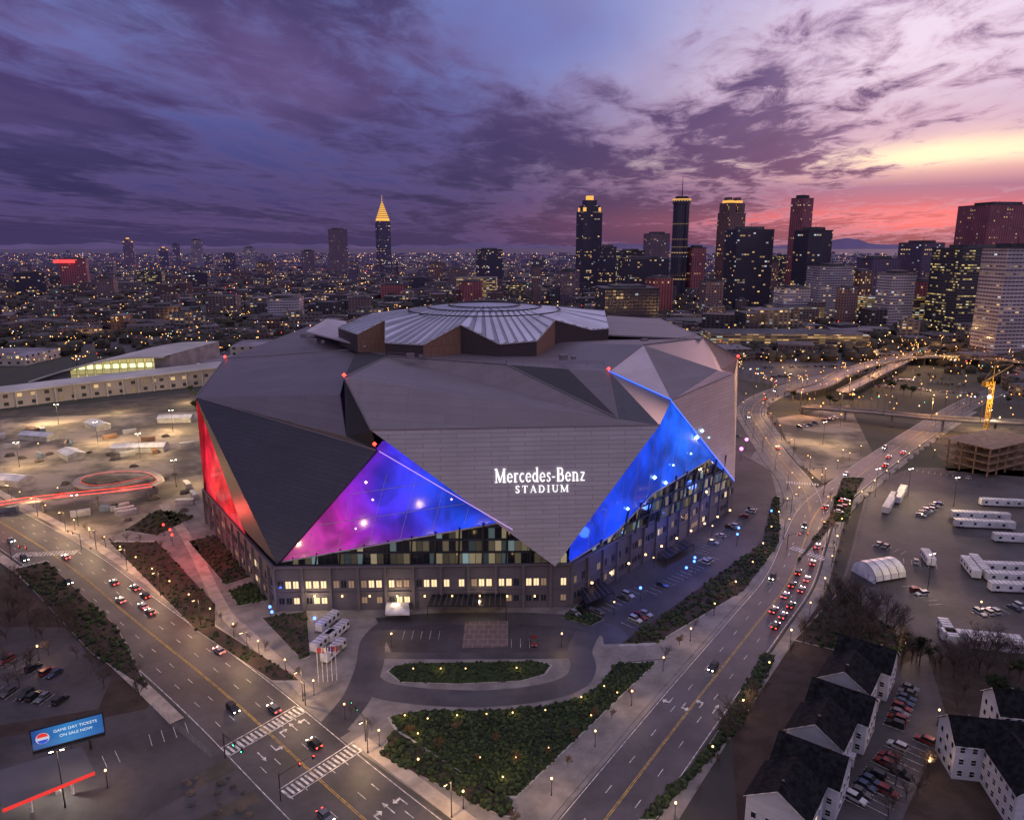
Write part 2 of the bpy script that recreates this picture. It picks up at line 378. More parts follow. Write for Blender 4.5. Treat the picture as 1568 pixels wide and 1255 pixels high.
lot([(1290,1060),(1420,1000),(1450,1100),(1380,1258),(1230,1258)],0,.022)
lot([(1190,640),(1300,620),(1340,700),(1260,740),(1215,700)],4,.012)
lot([(1130,520),(1330,520),(1330,560),(1190,590),(1130,580)],0,.012)
lot([(1400,640),(1568,640),(1568,730),(1450,720)],3,.012)
lot([(1060,660),(1130,600),(1190,640),(1150,700)],0,.012)
lot([(310,1180),(345,1160),(400,1225),(330,1258),(270,1258)],3,.03)
lots.build('pavement',[ASPH2,CONC,PATH,DIRT,SAND,GRASS,MULCH,HATCH])
bed=MB();shr=MB()
rs=random.Random(3)
def planting(px,m,n,r=(.5,1.0),z=.13):
    q=PP(px);bed.prism([(p.x,p.y) for p in q],0,z-.01,2)
    c=sum(q,Vector())/len(q);q2=[c+(p-c)*.975 for p in q];bed.prism([(p.x,p.y) for p in q2],z-.01,z+.03,m)
    for x,y in scatter([(p.x,p.y) for p in q2],n,rs):
        rr=rs.uniform(*r);shr.blob((x,y,z+rr*.3),rr,0 if rs.random()<.6 else 1,.75,rs)
planting([(592,1028),(602,1019),(630,1015),(825,1012),(846,1018),(836,1032),(800,1042),(700,1047),(612,1044)],0,380,(.3,.6))
planting([(592,1098),(640,1088),(740,1088),(830,1082),(890,1068),(925,1045),(945,1015),(1008,1012),(790,1222),(760,1222),(605,1118)],0,2300,(.3,.75))
planting([(945,990),(1000,988),(1140,905),(1195,830),(1195,760),(1185,760),(1170,830),(1100,880)],1,500)
planting([(165,828),(240,828),(330,925),(330,960),(465,1045),(420,1045),(300,965)],1,260,(.3,.8))
planting([(288,828),(330,818),(400,880),(345,896)],1,260,(.4,.8));planting([(350,905),(395,888),(425,915),(365,928)],0,160,(.4,.8))
planting([(400,945),(470,935),(475,1005),(462,1010)],1,120,(.3,.7))
planting([(860,945),(905,958),(925,948),(890,930)],0,80)
planting([(190,812),(240,780),(300,790),(240,820)],1,120)
planting([(600,1120),(580,1155),(770,1250),(790,1250),(785,1228)],1,300)
planting([(70,858),(20,870),(140,1000),(230,1060),(180,960)],1,300,(.4,1.1))
planting([(1215,868),(1290,790),(1325,730),(1290,730),(1270,790)],1,120,(.4,.9))
planting([(1275,760),(1310,750),(1300,800),(1280,800)],0,80)
planting([(1000,1258),(1135,1110),(1190,1000),(1170,1000),(1090,1140),(975,1258)],0,400)
planting([(1215,980),(1290,900),(1400,990),(1340,1010)],1,260,(.5,1.2))
bed.build('planting_bed',[GRASS,MULCH,KERB]);shr.build('shrub_planting',[SHRUB,SHRUB2])
sw=MB()
for r,o,s0,s1 in((RA,14.5,.30,1),(RA,14.5,0,.21),(RA,-14,.3,1),(RB,-11.5,.08,.62),(RB,11,.1,.9),(RC,-9,.15,.9),(RC,9,.3,.9)):
    ribbon(sw,r,3.6,o,.15,1 if r is RA else 0,.15,s0,s1)
pth=PP([(250,772),(290,830),(340,930),(372,965)]);ribbon(sw,smooth(pth),4,0,.16,1,.15)
pth=PP([(372,965),(430,1020),(470,1060)]);ribbon(sw,smooth(pth),4,0,.14,1,.13)
ribbon(sw,smooth(PP([(950,1010),(985,1007),(1025,1003)])),3,0,.17,0,.13)
sw.build('sidewalk',[CONC,PATH])
# ---------------------------------------------------------------- stadium
ST0=empty('stadium')
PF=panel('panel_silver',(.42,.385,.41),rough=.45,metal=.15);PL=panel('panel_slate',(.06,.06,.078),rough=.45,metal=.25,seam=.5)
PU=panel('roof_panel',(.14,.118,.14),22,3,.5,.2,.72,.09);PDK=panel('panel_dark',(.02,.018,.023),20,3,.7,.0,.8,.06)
PU2=panel('roof_panel_mid',(.185,.155,.175),22,3,.5,.2,.72,.09)
PW=panel('roof_panel_light',(.5,.42,.46),20,2.5,.4,.2,.85,.08);PB=panel('panel_bronze',(.055,.04,.042),2.4,6,.5,.3,.6,.14);PBC=panel('panel_copper',(.24,.13,.085),2.4,6,.5,.3,.6,.14)  # light roof panel: sky reflection put into its pale colour
PR=panel('panel_right',(.54,.4,.42),10,1.5,.45,.15,.6,.1)  # pinkish light on the right side put into the panel colour
A=(-45.2,227.4,62);B=(48.7,234.4,62);C=(14.2,223.2,17)
L1=(-123.6,280,62);L2=(-44,228.3,55);LA=(-78.5,227,16);LB=(-97.5,249,20);L0=(-134.6,340,68)
R1=(61,273.9,62);R2=(97.7,316.6,65);R3=(99.2,310.8,17)
F6=P(527,578,76);F5=P(594,545,76);F4=P(775,558,76);E1=P(870,565,74);F3=P(948,642,62.5);RP=P(932,568,74);RQ=P(985,528,80);RR_=P(1100,567,68)
BR1=P(1078,517,76);BR2=P(1130,548,70);D1=P(547,535,73);K1=P(530,668,58)
ctr=Vector((-5,340,30))
def facet(name,pts,mat,th=.7):
    pts=[Vector(p) for p in pts];mb=MB()
    n=(pts[1]-pts[0]).cross(pts[2]-pts[0])
    if len(pts)>3:n+=(pts[2]-pts[0]).cross(pts[3]-pts[0])
    n.normalize();c=sum(pts,Vector())/len(pts)
    if n.dot(c-ctr)<0: n=-n;pts=pts[::-1]
    bk=[p-n*th for p in pts]
    mb.face(pts,0);mb.face(bk[::-1],0)
    for k in range(len(pts)):
        j=(k+1)%len(pts);mb.face([pts[k],bk[k],bk[j],pts[j]],0)
    return mb.build(name,[mat],ST0)
facet('facade_panel_sign',[A,C,B],PF,1.0)
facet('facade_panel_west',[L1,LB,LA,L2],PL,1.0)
facet('facade_panel_south',[R1,R3,R2],PR,1.0)
facet('roof_petal_front',[A,B,F3,F4,F5,F6],PU2)
facet('roof_petal_left',[L1,L2,K1,(-60,250,69)],PU);facet('roof_petal_left_rear',[L1,(-60,250,69),D1,L0],PU)
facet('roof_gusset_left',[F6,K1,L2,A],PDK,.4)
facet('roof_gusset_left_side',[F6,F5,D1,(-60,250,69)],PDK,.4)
facet('roof_recess',[F4,F3,E1],PDK,.3);facet('roof_recess_side',[E1,F3,RP],PU,.4)  # shade of the roof valley put into the recess's near-black colour
facet('roof_gusset_right',[RP,F3,B,R1],PL,.5)
facet('roof_petal_right',[RP,R1,RQ],PW);facet('roof_petal_right_b',[RQ,R1,RR_],PU2);facet('roof_petal_right_c',[RR_,R1,R2],PR)
facet('roof_petal_east',[RQ,RR_,BR1],PU);facet('roof_petal_east_face',[BR1,RR_,R2,BR2],PBC)
BK=[(87,432,78),(40,452,77),(-60,450,76),(-108,386,78)]
per=[F5,F4,E1,RP,RQ,BR1]+[Vector(p) for p in BK]+[Vector(L0),D1]
mb=MB();cc=Vector((-10,345,76))
for k in range(len(per)): mb.face([cc,Vector(per[k]),Vector(per[(k+1)%len(per)])],0)
mb.build('roof_deck',[PU],ST0)
facet('roof_petal_rear_left',[P(468,507,78),P(560,530,77),P(600,500,79),P(500,488,82)],PW)
facet('roof_petal_rear_right',[P(925,512,79),P(1075,519,76.6),P(1008,488,80),P(930,483,82)],PU2)
mb=MB()
ring=[R2,BR2,BR1]+BK+[L0,L1]
base=[(103,323),(108,345),(110,365),(100,425),(45,448),(-65,446),(-120,400),(-140,345),(-135,305)]
for k in range(len(ring)-1):
    a=ring[k];b=ring[k+1];c=base[k];dd=base[k+1];mb.face([(c[0],c[1],14),(dd[0],dd[1],14),tuple(b),tuple(a)],0)
mb.build('rear_wall',[PR],ST0)
def etfe(name,stops,x0,x1,axis,es):
    m,t,b=newmat(name,True);g=t.n('ShaderNodeNewGeometry').outputs['Position'];X=t.sep(g)
    f=t.mr(X[axis],x0,x1,0,1,False);n=t.noise(g,.035,2,.5,.4);f=t.M('ADD',f,t.M('MULTIPLY',t.M('SUBTRACT',n,.5),.35))
    f=t.M('SUBTRACT',f,t.mr(X[2],18,40,.12,0))
    c=t.ramp(f,stops);n2=t.noise(g,.07,3,.55,.6)
    uv=t.sep(t.n('ShaderNodeUVMap').outputs[0])
    b.inputs['Base Color'].default_value=(.03,.03,.05,1);b.inputs['Roughness'].default_value=.1
    t.put(b.inputs['Emission Color'],c);t.put(b.inputs['Emission Strength'],t.mr(n2,.3,.72,es*.4,es*1.3));return m
EF=etfe('etfe_front',[(0,(.5,.05,.26)),(.2,(.5,.015,.42)),(.38,(.24,.015,.6)),(.5,(.06,.025,.8)),(.7,(.008,.07,.95)),(1,(.03,.04,.85))],-80,5,0,1.0)
ER=etfe('etfe_right',[(0,(.006,.04,.8)),(.4,(.006,.07,.95)),(.7,(.01,.14,1.0)),(1,(.01,.02,.4))],15,95,0,.95)
EL=etfe('etfe_left',[(0,(.5,.01,.015)),(.5,(1.0,.03,.03)),(1,(.6,.01,.06))],245,310,1,.95)
CLR=winmat('clear_glass',(.03,.03,.04),(.018,.02,.026),2.2,4.5,.4,.3,(1,.8,.48),(.6,.85,.9),.92,.8,.25,.06,.3,False)
def pol(name,pts,mat): mb=MB();mb.face(pts,0);return mb.build(name,[mat],ST0)
pol('etfe_wall_front',[(-78.3,228.2,16.2),(12,229.4,33),(10,231,50),(-42,229.4,58)],EF)
pol('clear_glass_front',[(-78.3,228.2,15),(20,229.5,15),(12,229.4,33),(-78.3,228.2,16.2)],CLR)
gb=lambda s,z,o=0:(19+.694*s+.72*o,229.5+.72*s-.694*o,z)
pol('etfe_wall_right',[gb(0,15.5),gb(26,18.5),gb(50,27.5),gb(92,32),(96,309,20.5),(62,276,61),(33,244,61),gb(2,30)],ER)
pol('clear_glass_right',[gb(0,15),gb(115,15),(96,309.2,20.5),gb(92,32),gb(50,27.5),gb(26,18.5),gb(0,15.5)],CLR)
pol('etfe_wall_left',[(-97,250,17),(-134,305,15),(-132,302,55),(-122,282,60)],EL)
mb=MB()
# slim aluminium seams of the cushions: follow the wall plane, clipped to the lit area
def clipseg(a,b,poly,n=60):
    best=[]
    for k in range(n+1):
        x=a[0]+(b[0]-a[0])*k/n;y=a[1]+(b[1]-a[1])*k/n
        if inpoly(x,y,poly):best.append((x,y))
    return (best[0],best[-1]) if len(best)>1 else None
fp=[(-78,16.4),(12,33),(10,50),(-42,58)]
def fpl(x,z): return (x,228.0+(x+78)*.0133+(z-16)*.032,z)
for x0 in range(-150,60,10):
    for sl in(.28,):
        c_=clipseg((x0,15),(x0+45*sl,60),fp)
        if c_: mb.tube(fpl(*c_[0]),fpl(*c_[1]),.1,.1,4,1)
for z0 in range(0,70,9):
    c_=clipseg((-80,z0),(15,z0+14),fp)
    if c_: mb.tube(fpl(*c_[0]),fpl(*c_[1]),.1,.1,4,1)
for s in range(10,100,9):
    zb=15.5 if s<10 else(17+(s-10)*.3 if s<50 else 28+(s-50)*.1);zt=min(60,zb+ (28 if s<60 else max(3,60-(s-50)*1.0-zb+8)))
    q=gb(s,zb,.4);q2=(q[0]+(zt-zb)*.12,q[1]+(zt-zb)*.2,zt)
    if s<78: mb.tube(q,q2,.1,.1,4,1)
for k in range(12):
    x=-74+k*8;zt=16.2+(x+78)*.187
    mb.tube((x,227.9,15),(x+.6,228.6,min(zt+1,60)),.35,.35,6,0)
mb.tube((-78,228,16.3),(13,228.9,33.2),.3,.3,6,1)
for zz in(19.5,24): mb.tube((-78+(zz-16.2)/.187,228,zz),(13,228.9,zz),.22,.22,5,0)
for k in range(13):
    s=6+k*8;zt=15.5 if s<10 else(18.5 if s<30 else(26 if s<60 else 31));p=gb(s,15,.7);q=gb(s+4,zt,.5);mb.tube(p,q,.4,.4,6,0)
for zz,s0 in((20,32),(25,45)): mb.tube(gb(s0,zz,.5),gb(108 if zz<22 else 102,zz,.5),.25,.25,5,0)
for a,b in((gb(0,15.6,.4),gb(26,18.6,.4)),(gb(26,18.6,.4),gb(50,27.6,.4)),(gb(50,27.6,.4),gb(92,32.1,.4))): mb.tube(a,b,.3,.3,6,1)
mb.build('glass_mullions',[DARKM,PF],ST0)
mb=MB();rs=random.Random(5)
for s,zz,r in((50,34,.9),(63,36,.5),(80,44,1.0),(84,46,.8),(33,26,.7),(76,38,.5),(58,30,.8),(90,42,.4)): mb.octa(gb(s,zz,.6),r,0)
for x,zz,r in((-48,44,.7),(-46,38,.45),(-20,38,.4),(-52,28,.4)): mb.octa(fpl(x,zz),r,1)
mb.build('led_floodlights',[em('led_cyan',(.35,.7,1),5),em('led_violet',(.9,.5,1),3)],ST0)
mb=MB();mb.tube(Vector(L2)+Vector((1,-.5,0)),Vector(C)+Vector((-14,-.3,13)),.14,.14,5,0);mb.build('led_strip_pink',[em('ledp',(.7,.4,1),.9)],ST0)
mb=MB();mb.tube(Vector(RP)+Vector((0,-.5,.1)),Vector(R1)+Vector((0,-.4,.3)),.2,.2,5,0);mb.tube(Vector(R1)+Vector((-.3,-.6,0)),Vector(R3)+Vector((-.5,-.5,1)),.2,.2,5,0);mb.build('led_strip_blue',[em('ledb',(.04,.12,1),2.5)],ST0)
mb=MB()
for p in(F6,RP,L0,BR2,P(547,505,80),(-44,226,57)): mb.octa(Vector(p)+Vector((0,0,.9)),.75,0)
mb.build('aviation_light',[LRED],ST0)
mb=MB()
for a,b in((A,B),(F6,A),(L1,L2),(F5,F4),(F5,F6),(RP,R1),(RP,RQ),(RQ,BR1),(R1,R2),(F4,F3),(L0,L1),(L0,D1),(BR1,BR2)):
    mb.tube(Vector(a)+Vector((0,0,.15)),Vector(b)+Vector((0,0,.15)),.3,.3,5,0)
mb.build('parapet_trim',[PU2],ST0)
WL=em('window_light',(1,.75,.42),1.1);WD=pm('window_dark',(.02,.022,.03),.1,0);WDM=em('window_dim',(.9,.62,.38),.16)
POD=panel('podium_panel',(.1,.09,.11),5,2.4,.7,0,.75,.06)
foot=[(-79,225),(20,228),(103,323),(108,345),(110,365),(100,425),(45,448),(-65,446),(-120,400),(-140,345),(-135,305)]
mb=MB();mb.prism(foot,0,15,0,1)
mb.build('podium',[POD,PDK],ST0)
mb=MB();rs=random.Random(11)
def wall_detail(a,b,lit,pil=9.2):
    a=Vector((a[0],a[1],0));b=Vector((b[0],b[1],0));L=(b-a).length;d=(b-a)/L;ang=math.atan2(d.y,d.x);n=Vector((d.y,-d.x,0))
    k=0
    while k*pil<L:
        p=a+d*(k*pil)+n*.4;mb.box(p.x,p.y,0,.9,.8,15.5,ang,3)
        bay=rs.random()
        for j in range(3):
            for zz,hh in((8.2,2.6),(2.6,2.2)):
                s=k*pil+1.9+j*2.5
                if s>L-1 or rs.random()<.15 or(bay<.2 and zz<5):continue
                q=a+d*s+n*.06;r=rs.random();lf=lit*(1.5 if zz>5 else .6)*(1.6 if bay>.6 else .6);mt=0 if r<lf else(2 if r<lf+.3 else 1)
                mb.box(q.x,q.y,zz,1.7,.1,hh,ang,mt)
                q2=a+d*s+n*.13
                mb.box(q2.x,q2.y,zz-.22,2.0,.3,.2,ang,3);mb.box(q2.x,q2.y,zz+hh,2.0,.3,.2,ang,3);mb.box(q2.x,q2.y,zz,.12,.2,hh,ang,3)
        k+=1
    p=(a+b)/2+n*.3;mb.box(p.x,p.y,15.5,L,1.0,.7,ang,3);mb.box(p.x,p.y,6.5,L,.5,.35,ang,3)
wall_detail(foot[0],foot[1],.3);wall_detail(foot[1],foot[2],.08);wall_detail(foot[10],foot[0],.06)
mb.build('podium_windows',[WL,WD,WDM,POD],ST0)
# crown: folded, ribbed cushions over a dark bronze drum
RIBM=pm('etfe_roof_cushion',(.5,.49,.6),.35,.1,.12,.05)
RIBD=pm('etfe_roof_cushion_shade',(.2,.195,.26),.35,.1,.12,.05)  # darker copy of the cushion: rib shading put into its colour
n0=P(590,490,88);n1=P(705,497,88);n2=P(850,490,88);n3=P(925,475,88)
V=Vector
seq=[(n0,P(590,525,81),P(648,528,81),n1),(n1,P(765,527,81),P(822,522,81),n2),(n2,P(905,505,82),P(932,503,82),n3),
 (n3,V((47,397,82)),V((30,410,82)),V((8,398,88))),(V((8,398,88)),V((-10,420,82)),V((-38,420,82)),V((-45,398,88))),(V((-45,398,88)),V((-72,395,82)),V((-84,372,82)),V((-66,352,88))),(V((-66,352,88)),V((-82,345,82)),P(547,512,82),n0)]
hc=V((-13,350,92.5));hr=27
top=MB();wal=MB()
def hubpt(a): return V((hc.x+math.cos(a)*hr,hc.y+math.sin(a)*hr,91.2))
hubring=[]
for g in seq:
    pl=[g[0]]
    for a,b,k in ((g[0],g[1],3),(g[1],g[2],4),(g[2],g[3],3)):
        for j in range(1,k+1): pl.append(a.lerp(b,j/k))
    a0=math.atan2(g[0].y-hc.y,g[0].x-hc.x);a1=math.atan2(g[3].y-hc.y,g[3].x-hc.x)
    while a1<a0:a1+=2*math.pi
    if a1-a0>math.pi:a1-=2*math.pi
    K=len(pl)-1
    inner=[hubpt(a0+(a1-a0)*k/K) for k in range(K+1)]
    hubring+=inner[:-1]
    for k in range(K):
        o0,o1=pl[k],pl[k+1];i0,i1=inner[k],inner[k+1]
        om=o0.lerp(o1,.62)+V((0,0,.55));im=i0.lerp(i1,.62)+V((0,0,.3))
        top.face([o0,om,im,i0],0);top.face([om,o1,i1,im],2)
        top.tube(o0+V((0,0,.05)),i0+V((0,0,.05)),.1,.1,3,1)
        wal.face([V((o0.x,o0.y,74)),V((o1.x,o1.y,74)),o1,om,o0],2 if k>=7 else 0)
        wal.tube(o0,o1,.28,.28,5,1)
for k in range(len(hubring)): top.face([hubring[k],hubring[(k+1)%len(hubring)],hc+V((0,0,.8))],2 if k%2 else 0)
for r,zz in((27,91.6),(36,90.2),(17,92.4)):
    for k in range(40):
        a,b=k*math.pi/20,(k+1)*math.pi/20
        top.tube((hc.x+math.cos(a)*r,hc.y+math.sin(a)*r,zz),(hc.x+math.cos(b)*r,hc.y+math.sin(b)*r,zz),.35,.35,4,1)
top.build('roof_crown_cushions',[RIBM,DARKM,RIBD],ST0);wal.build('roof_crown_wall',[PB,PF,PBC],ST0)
mb=MB()
for a,b in(((-50,292),(-2,270)),((-2,270),(34,268)),((-60,300),(-62,340)),((48,300),(88,352))):
    a=V((a[0],a[1],76.6));b=V((b[0],b[1],76.6));
    for k in range(7):
        p=a.lerp(b,k/6);mb.tube(p,p+V((0,0,1.4)),.1,.1,4)
    mb.tube(a+V((0,0,1.4)),b+V((0,0,1.4)),.1,.1,4);mb.tube(a+V((0,0,.7)),b+V((0,0,.7)),.08,.08,4)
for x,y in((-100,350),(-90,330),(60,330),(70,380),(-40,285),(20,282)): mb.box(x,y,76.5,3,2,2,.3);mb.box(x+4,y+1,76.5,1.5,1.5,1.2,.3)
mb.build('roof_railing_and_plant',[PU2],ST0)
# ------------------------------ serif sign
T,t_=.17,.075
def arc(cx,cy,rx,ry,a0,a1,n=14): return [(cx+rx*math.cos(math.radians(a0+(a1-a0)*k/n)),cy+ry*math.sin(math.radians(a0+(a1-a0)*k/n))) for k in range(n+1)]
def sf(x,y,w=.3): return ([(x-w/2,y),(x+w/2,y)],.06)
G={'M':(1.15,[([(.17,0),(.17,1)],t_),([(.17,1),(.56,.05)],T),([(.56,.05),(.95,1)],t_),([(.95,0),(.95,1)],T),sf(.17,.03),sf(.97,.03,.34),sf(.12,.97,.24),sf(1.0,.97,.24)]),
'e':(.62,[(arc(.31,.34,.22,.3,0,180),.1),(arc(.31,.34,.22,.3,180,320),.12),([(.1,.36),(.53,.36)],.06)]),
'r':(.5,[([(.16,0),(.16,.66)],.14),sf(.18,.03,.32),sf(.12,.64,.2),(arc(.34,.42,.17,.22,150,55),.1)]),
'c':(.55,[(arc(.3,.34,.21,.3,50,310),.12)]),
'd':(.66,[(arc(.28,.34,.2,.3,20,340),.11),([(.5,0),(.5,1.05)],.13),sf(.46,1.02,.2),sf(.55,.03,.2)]),
's':(.48,[([(.4,.54),(.33,.63),(.2,.64),(.12,.55),(.14,.43),(.33,.27),(.37,.14),(.28,.04),(.15,.03),(.08,.14)],.1)]),
'-':(.4,[([(.05,.33),(.33,.33)],.1)]),
'B':(.82,[([(.2,0),(.2,1)],T),([(.05,.03),(.45,.03)],.06),([(.05,.97),(.42,.97)],.06),([(.2,.53),(.45,.53)],.06),(arc(.42,.75,.2,.22,90,-90),.12),(arc(.45,.28,.24,.25,90,-90),.13)]),
'n':(.72,[([(.16,0),(.16,.66)],.13),([(.54,0),(.54,.42)],.13),(arc(.35,.42,.19,.22,150,0),.09),sf(.17,.03),sf(.55,.03),sf(.12,.64,.2)]),
'z':(.58,[([(.1,.62),(.47,.62)],.08),([(.45,.62),(.12,.04)],.11),([(.1,.04),(.5,.04)],.08)]),
'S':(.72,[([(.58,.8),(.48,.95),(.3,.97),(.17,.85),(.2,.65),(.52,.38),(.56,.18),(.42,.04),(.24,.04),(.12,.2)],.14)]),
'T':(.85,[([(.42,0),(.42,1)],T),([(.08,.96),(.76,.96)],.08),([(.08,.96),(.08,.76)],.06),([(.76,.96),(.76,.76)],.06),sf(.42,.03)]),
'A':(.92,[([(.14,0),(.45,1)],t_),([(.45,1),(.78,0)],T),([(.24,.33),(.66,.33)],.06),sf(.14,.03,.26),sf(.78,.03,.3)]),
'D':(.92,[([(.2,0),(.2,1)],T),([(.05,.03),(.45,.03)],.06),([(.05,.97),(.45,.97)],.06),(arc(.4,.5,.38,.47,90,-90),.14)]),
'I':(.48,[([(.24,0),(.24,1)],T),sf(.24,.03,.36),sf(.24,.97,.36)]),
'U':(.92,[([(.2,1),(.2,.35)],T),([(.74,1),(.74,.35)],t_),(arc(.47,.35,.27,.31,180,360),.12),sf(.2,.97,.34),sf(.74,.97,.28)])}
e1=V((93.9,7,0)).normalized();nrm=V((315,-4225.5,810)).normalized();e2=nrm.cross(e1)*-1
if e2.z<0:e2=-e2
def signline(mb,txt,org,width,cap,gap=.06):
    tot=sum(G[c][0]+gap for c in txt)-gap;sx=width/tot;x=0;k=0
    for c in txt:
        w,st=G[c]
        for pts,wd in st:
            for a,b in zip(pts,pts[1:]):
                k+=1
                a3=org+e1*(x+a[0])*sx+e2*a[1]*cap+nrm*(.6+.002*(k%40));b3=org+e1*(x+b[0])*sx+e2*b[1]*cap+nrm*(.6+.002*(k%40))
                dd=(b3-a3).normalized();pn=nrm.cross(dd)*wd*(cap+sx)/4;ex=dd*wd*cap*.12
                mb.face([a3-ex-pn,b3+ex-pn,b3+ex+pn,a3-ex+pn],0)
        x+=w+gap
def onp(X,z): return V((X,227.4+(315*(X+45.2)+810*(z-62))/4225.5,z))
mb=MB();signline(mb,'Mercedes-Benz',onp(-5.7,44.6),29.8,4.5);signline(mb,'STADIUM',onp(.9,41.2),17.7,2.3,.2)
mb.build('stadium_sign_letters',[em('sign_white',(1,.97,1),1.3)],ST0)
def canopy(name,px,z,m,n=5):
    q=PP(px);e=empty(name);mb=MB();pl=[(p.x,p.y) for p in q];mb.prism(pl,z,z+.35,0)
    for p in q: mb.tube((p.x,p.y,0),(p.x,p.y,z),.16,.16,6,1)
    for k in range(1,n):
        a=q[0].lerp(q[1],k/n);b=q[3].lerp(q[2],k/n);mb.tube((a.x,a.y,z+.45),(b.x,b.y,z+.45),.12,.12,4,2)
    return mb.build('canopy_frame',[m,POLE,PU2],e)
canopy('entrance_canopy',[(655,950),(775,950),(775,925),(665,925)],5,DARKM,14)
canopy('side_canopy',[(898,940),(940,922),(925,905),(885,920)],3.5,DARKM,6)
canopy('parking_canopy',[(1020,868),(1062,845),(1048,838),(1008,858)],3,DARKM,6)
def tent(name,px,z,z2,mat):
    q=PP(px);c=sum(q,V())/4;mb=MB()
    for k in range(4):
        a,b=q[k],q[(k+1)%4];mb.face([(a.x,a.y,z),(b.x,b.y,z),(c.x,c.y,z2)],0);mb.face([(a.x,a.y,z-.6),(b.x,b.y,z-.6),(b.x,b.y,z),(a.x,a.y,z)],0);mb.tube((a.x,a.y,0),(a.x,a.y,z),.1,.1,5,1)
    mb.build(name,[mat,POLE])
tent('event_tent',[(590,952),(628,952),(626,934),(592,934)],3,4.6,WH)
for k in range(5):  # flagpoles
    p=P(488+k*7,1045-k*1);mb=MB();mb.tube((0,0,0),(0,0,11),.12,.06,7,0);mb.octa((0,0,11.1),.15,0)
    for j in range(4): mb.face([(j*.5,.12*math.sin(j*1.4),9.4-.15*j),((j+1)*.5,.12*math.sin(j*1.4+1.4),9.25-.15*j),((j+1)*.5,.12*math.sin(j*1.4+1.4),10.65-.1*j),(j*.5,.12*math.sin(j*1.4),10.75-.1*j)],1)
    mb.build('flagpole',[WHITE,pm('flag_cloth_%d'%k,((.3,.02,.03),(.5,.5,.5),(.03,.04,.2),(.3,.02,.03),(.1,.1,.1))[k],.8)],None,(p.x,p.y,0),.4)
# ---------------------------------------------------------------- vehicles
GLS=pm('car_glass',(.012,.014,.018),.08,0);TYR=pm('tyre',(.015,.015,.015),.9);HL=em('headlight',(1,.93,.8),24);TL=em('taillight',(1,.03,.02),18);TLO=pm('taillight_off',(.25,.02,.02),.3);HLO=pm('headlight_off',(.5,.5,.5),.2)
def car_mesh(name,col,on,suv=0):
    m=pm(name+'_paint',col,.3,.3,.05,1);mb=MB();Lh=2.3;w=.92;zb=.35;hz=.95+.1*suv;rz=1.45+.3*suv
    prof=[(-Lh,zb),(-Lh,.8),(-Lh+.15,hz),(.95,hz),(Lh-.15,.78),(Lh,.6),(Lh,zb)]
    for sgn in(-1,1):
        q=[(x,sgn*w,z) for x,z in prof];mb.face(q if sgn<0 else q[::-1],0)
    for a,b in zip(prof,prof[1:]+prof[:1]): mb.face([(a[0],-w,a[1]),(a[0],w,a[1]),(b[0],w,b[1]),(b[0],-w,b[1])],0)
    xb=-Lh+(.1 if suv else .35);cb=[(xb,hz),(xb+(.2 if suv else .55),rz),(.25,rz),(1.0,hz)];wi=.78
    for sgn in(-1,1): q=[(cb[0][0],sgn*.88,cb[0][1]),(cb[1][0],sgn*wi,rz),(cb[2][0],sgn*wi,rz),(cb[3][0],sgn*.88,hz)];mb.face(q[::-1] if sgn<0 else q,1)
    mb.face([(cb[0][0],-.88,hz),(cb[0][0],.88,hz),(cb[1][0],wi,rz),(cb[1][0],-wi,rz)][::-1],1)
    mb.face([(cb[3][0],-.88,hz),(cb[3][0],.88,hz),(cb[2][0],wi,rz),(cb[2][0],-wi,rz)],1)
    mb.face([(cb[1][0],-wi,rz+.02),(cb[2][0],-wi,rz+.02),(cb[2][0],wi,rz+.02),(cb[1][0],wi,rz+.02)],0)
    for x in(-1.4,1.4):
        for sgn in(-1,1): mb.tube((x,sgn*.72,.33),(x,sgn*.95,.33),.33,.33,10,2,True)
    for sgn in(-1,1): mb.box(Lh,sgn*.65,.6,.08,.4,.18,0,3);mb.box(-Lh,sgn*.68,.7,.08,.35,.2,0,4)
    return mb.mesh(name,[m,GLS,TYR,HL if on else HLO,TL if on else TLO])
cols=[(.35,.35,.37),(.02,.02,.022),(.14,.14,.15),(.18,.02,.02),(.03,.045,.09),(.45,.45,.45),(.08,.075,.07)]
CP=[car_mesh('parked_car_%d'%i,c,False,i%2) for i,c in enumerate(cols)];CD=[car_mesh('driving_car_%d'%i,c,True,i%2) for i,c in enumerate(cols[:3])]
rs=random.Random(21)
def carrow(p0,p1,fill=.75,ang=0,sp=2.8):
    d=p1-p0;L=d.length;d.normalize();a=math.atan2(d.y,d.x)+math.pi/2+ang;n=int(L/sp);nr=V((-d.y,d.x,0))
    for k in range(n+1):
        p=p0+d*k*sp
        q0=p-d*sp/2;mk.face([V((q.x,q.y,.15)) for q in(q0-nr*2.6-d*.06,q0-nr*2.6+d*.06,q0+nr*2.6+d*.06,q0+nr*2.6-d*.06)],0)
        if rs.random()<fill: inst('parked_car',rs.choice(CP),(p.x,p.y,.03),a+(math.pi if rs.random()<.5 else 0)+rs.uniform(-.04,.04))
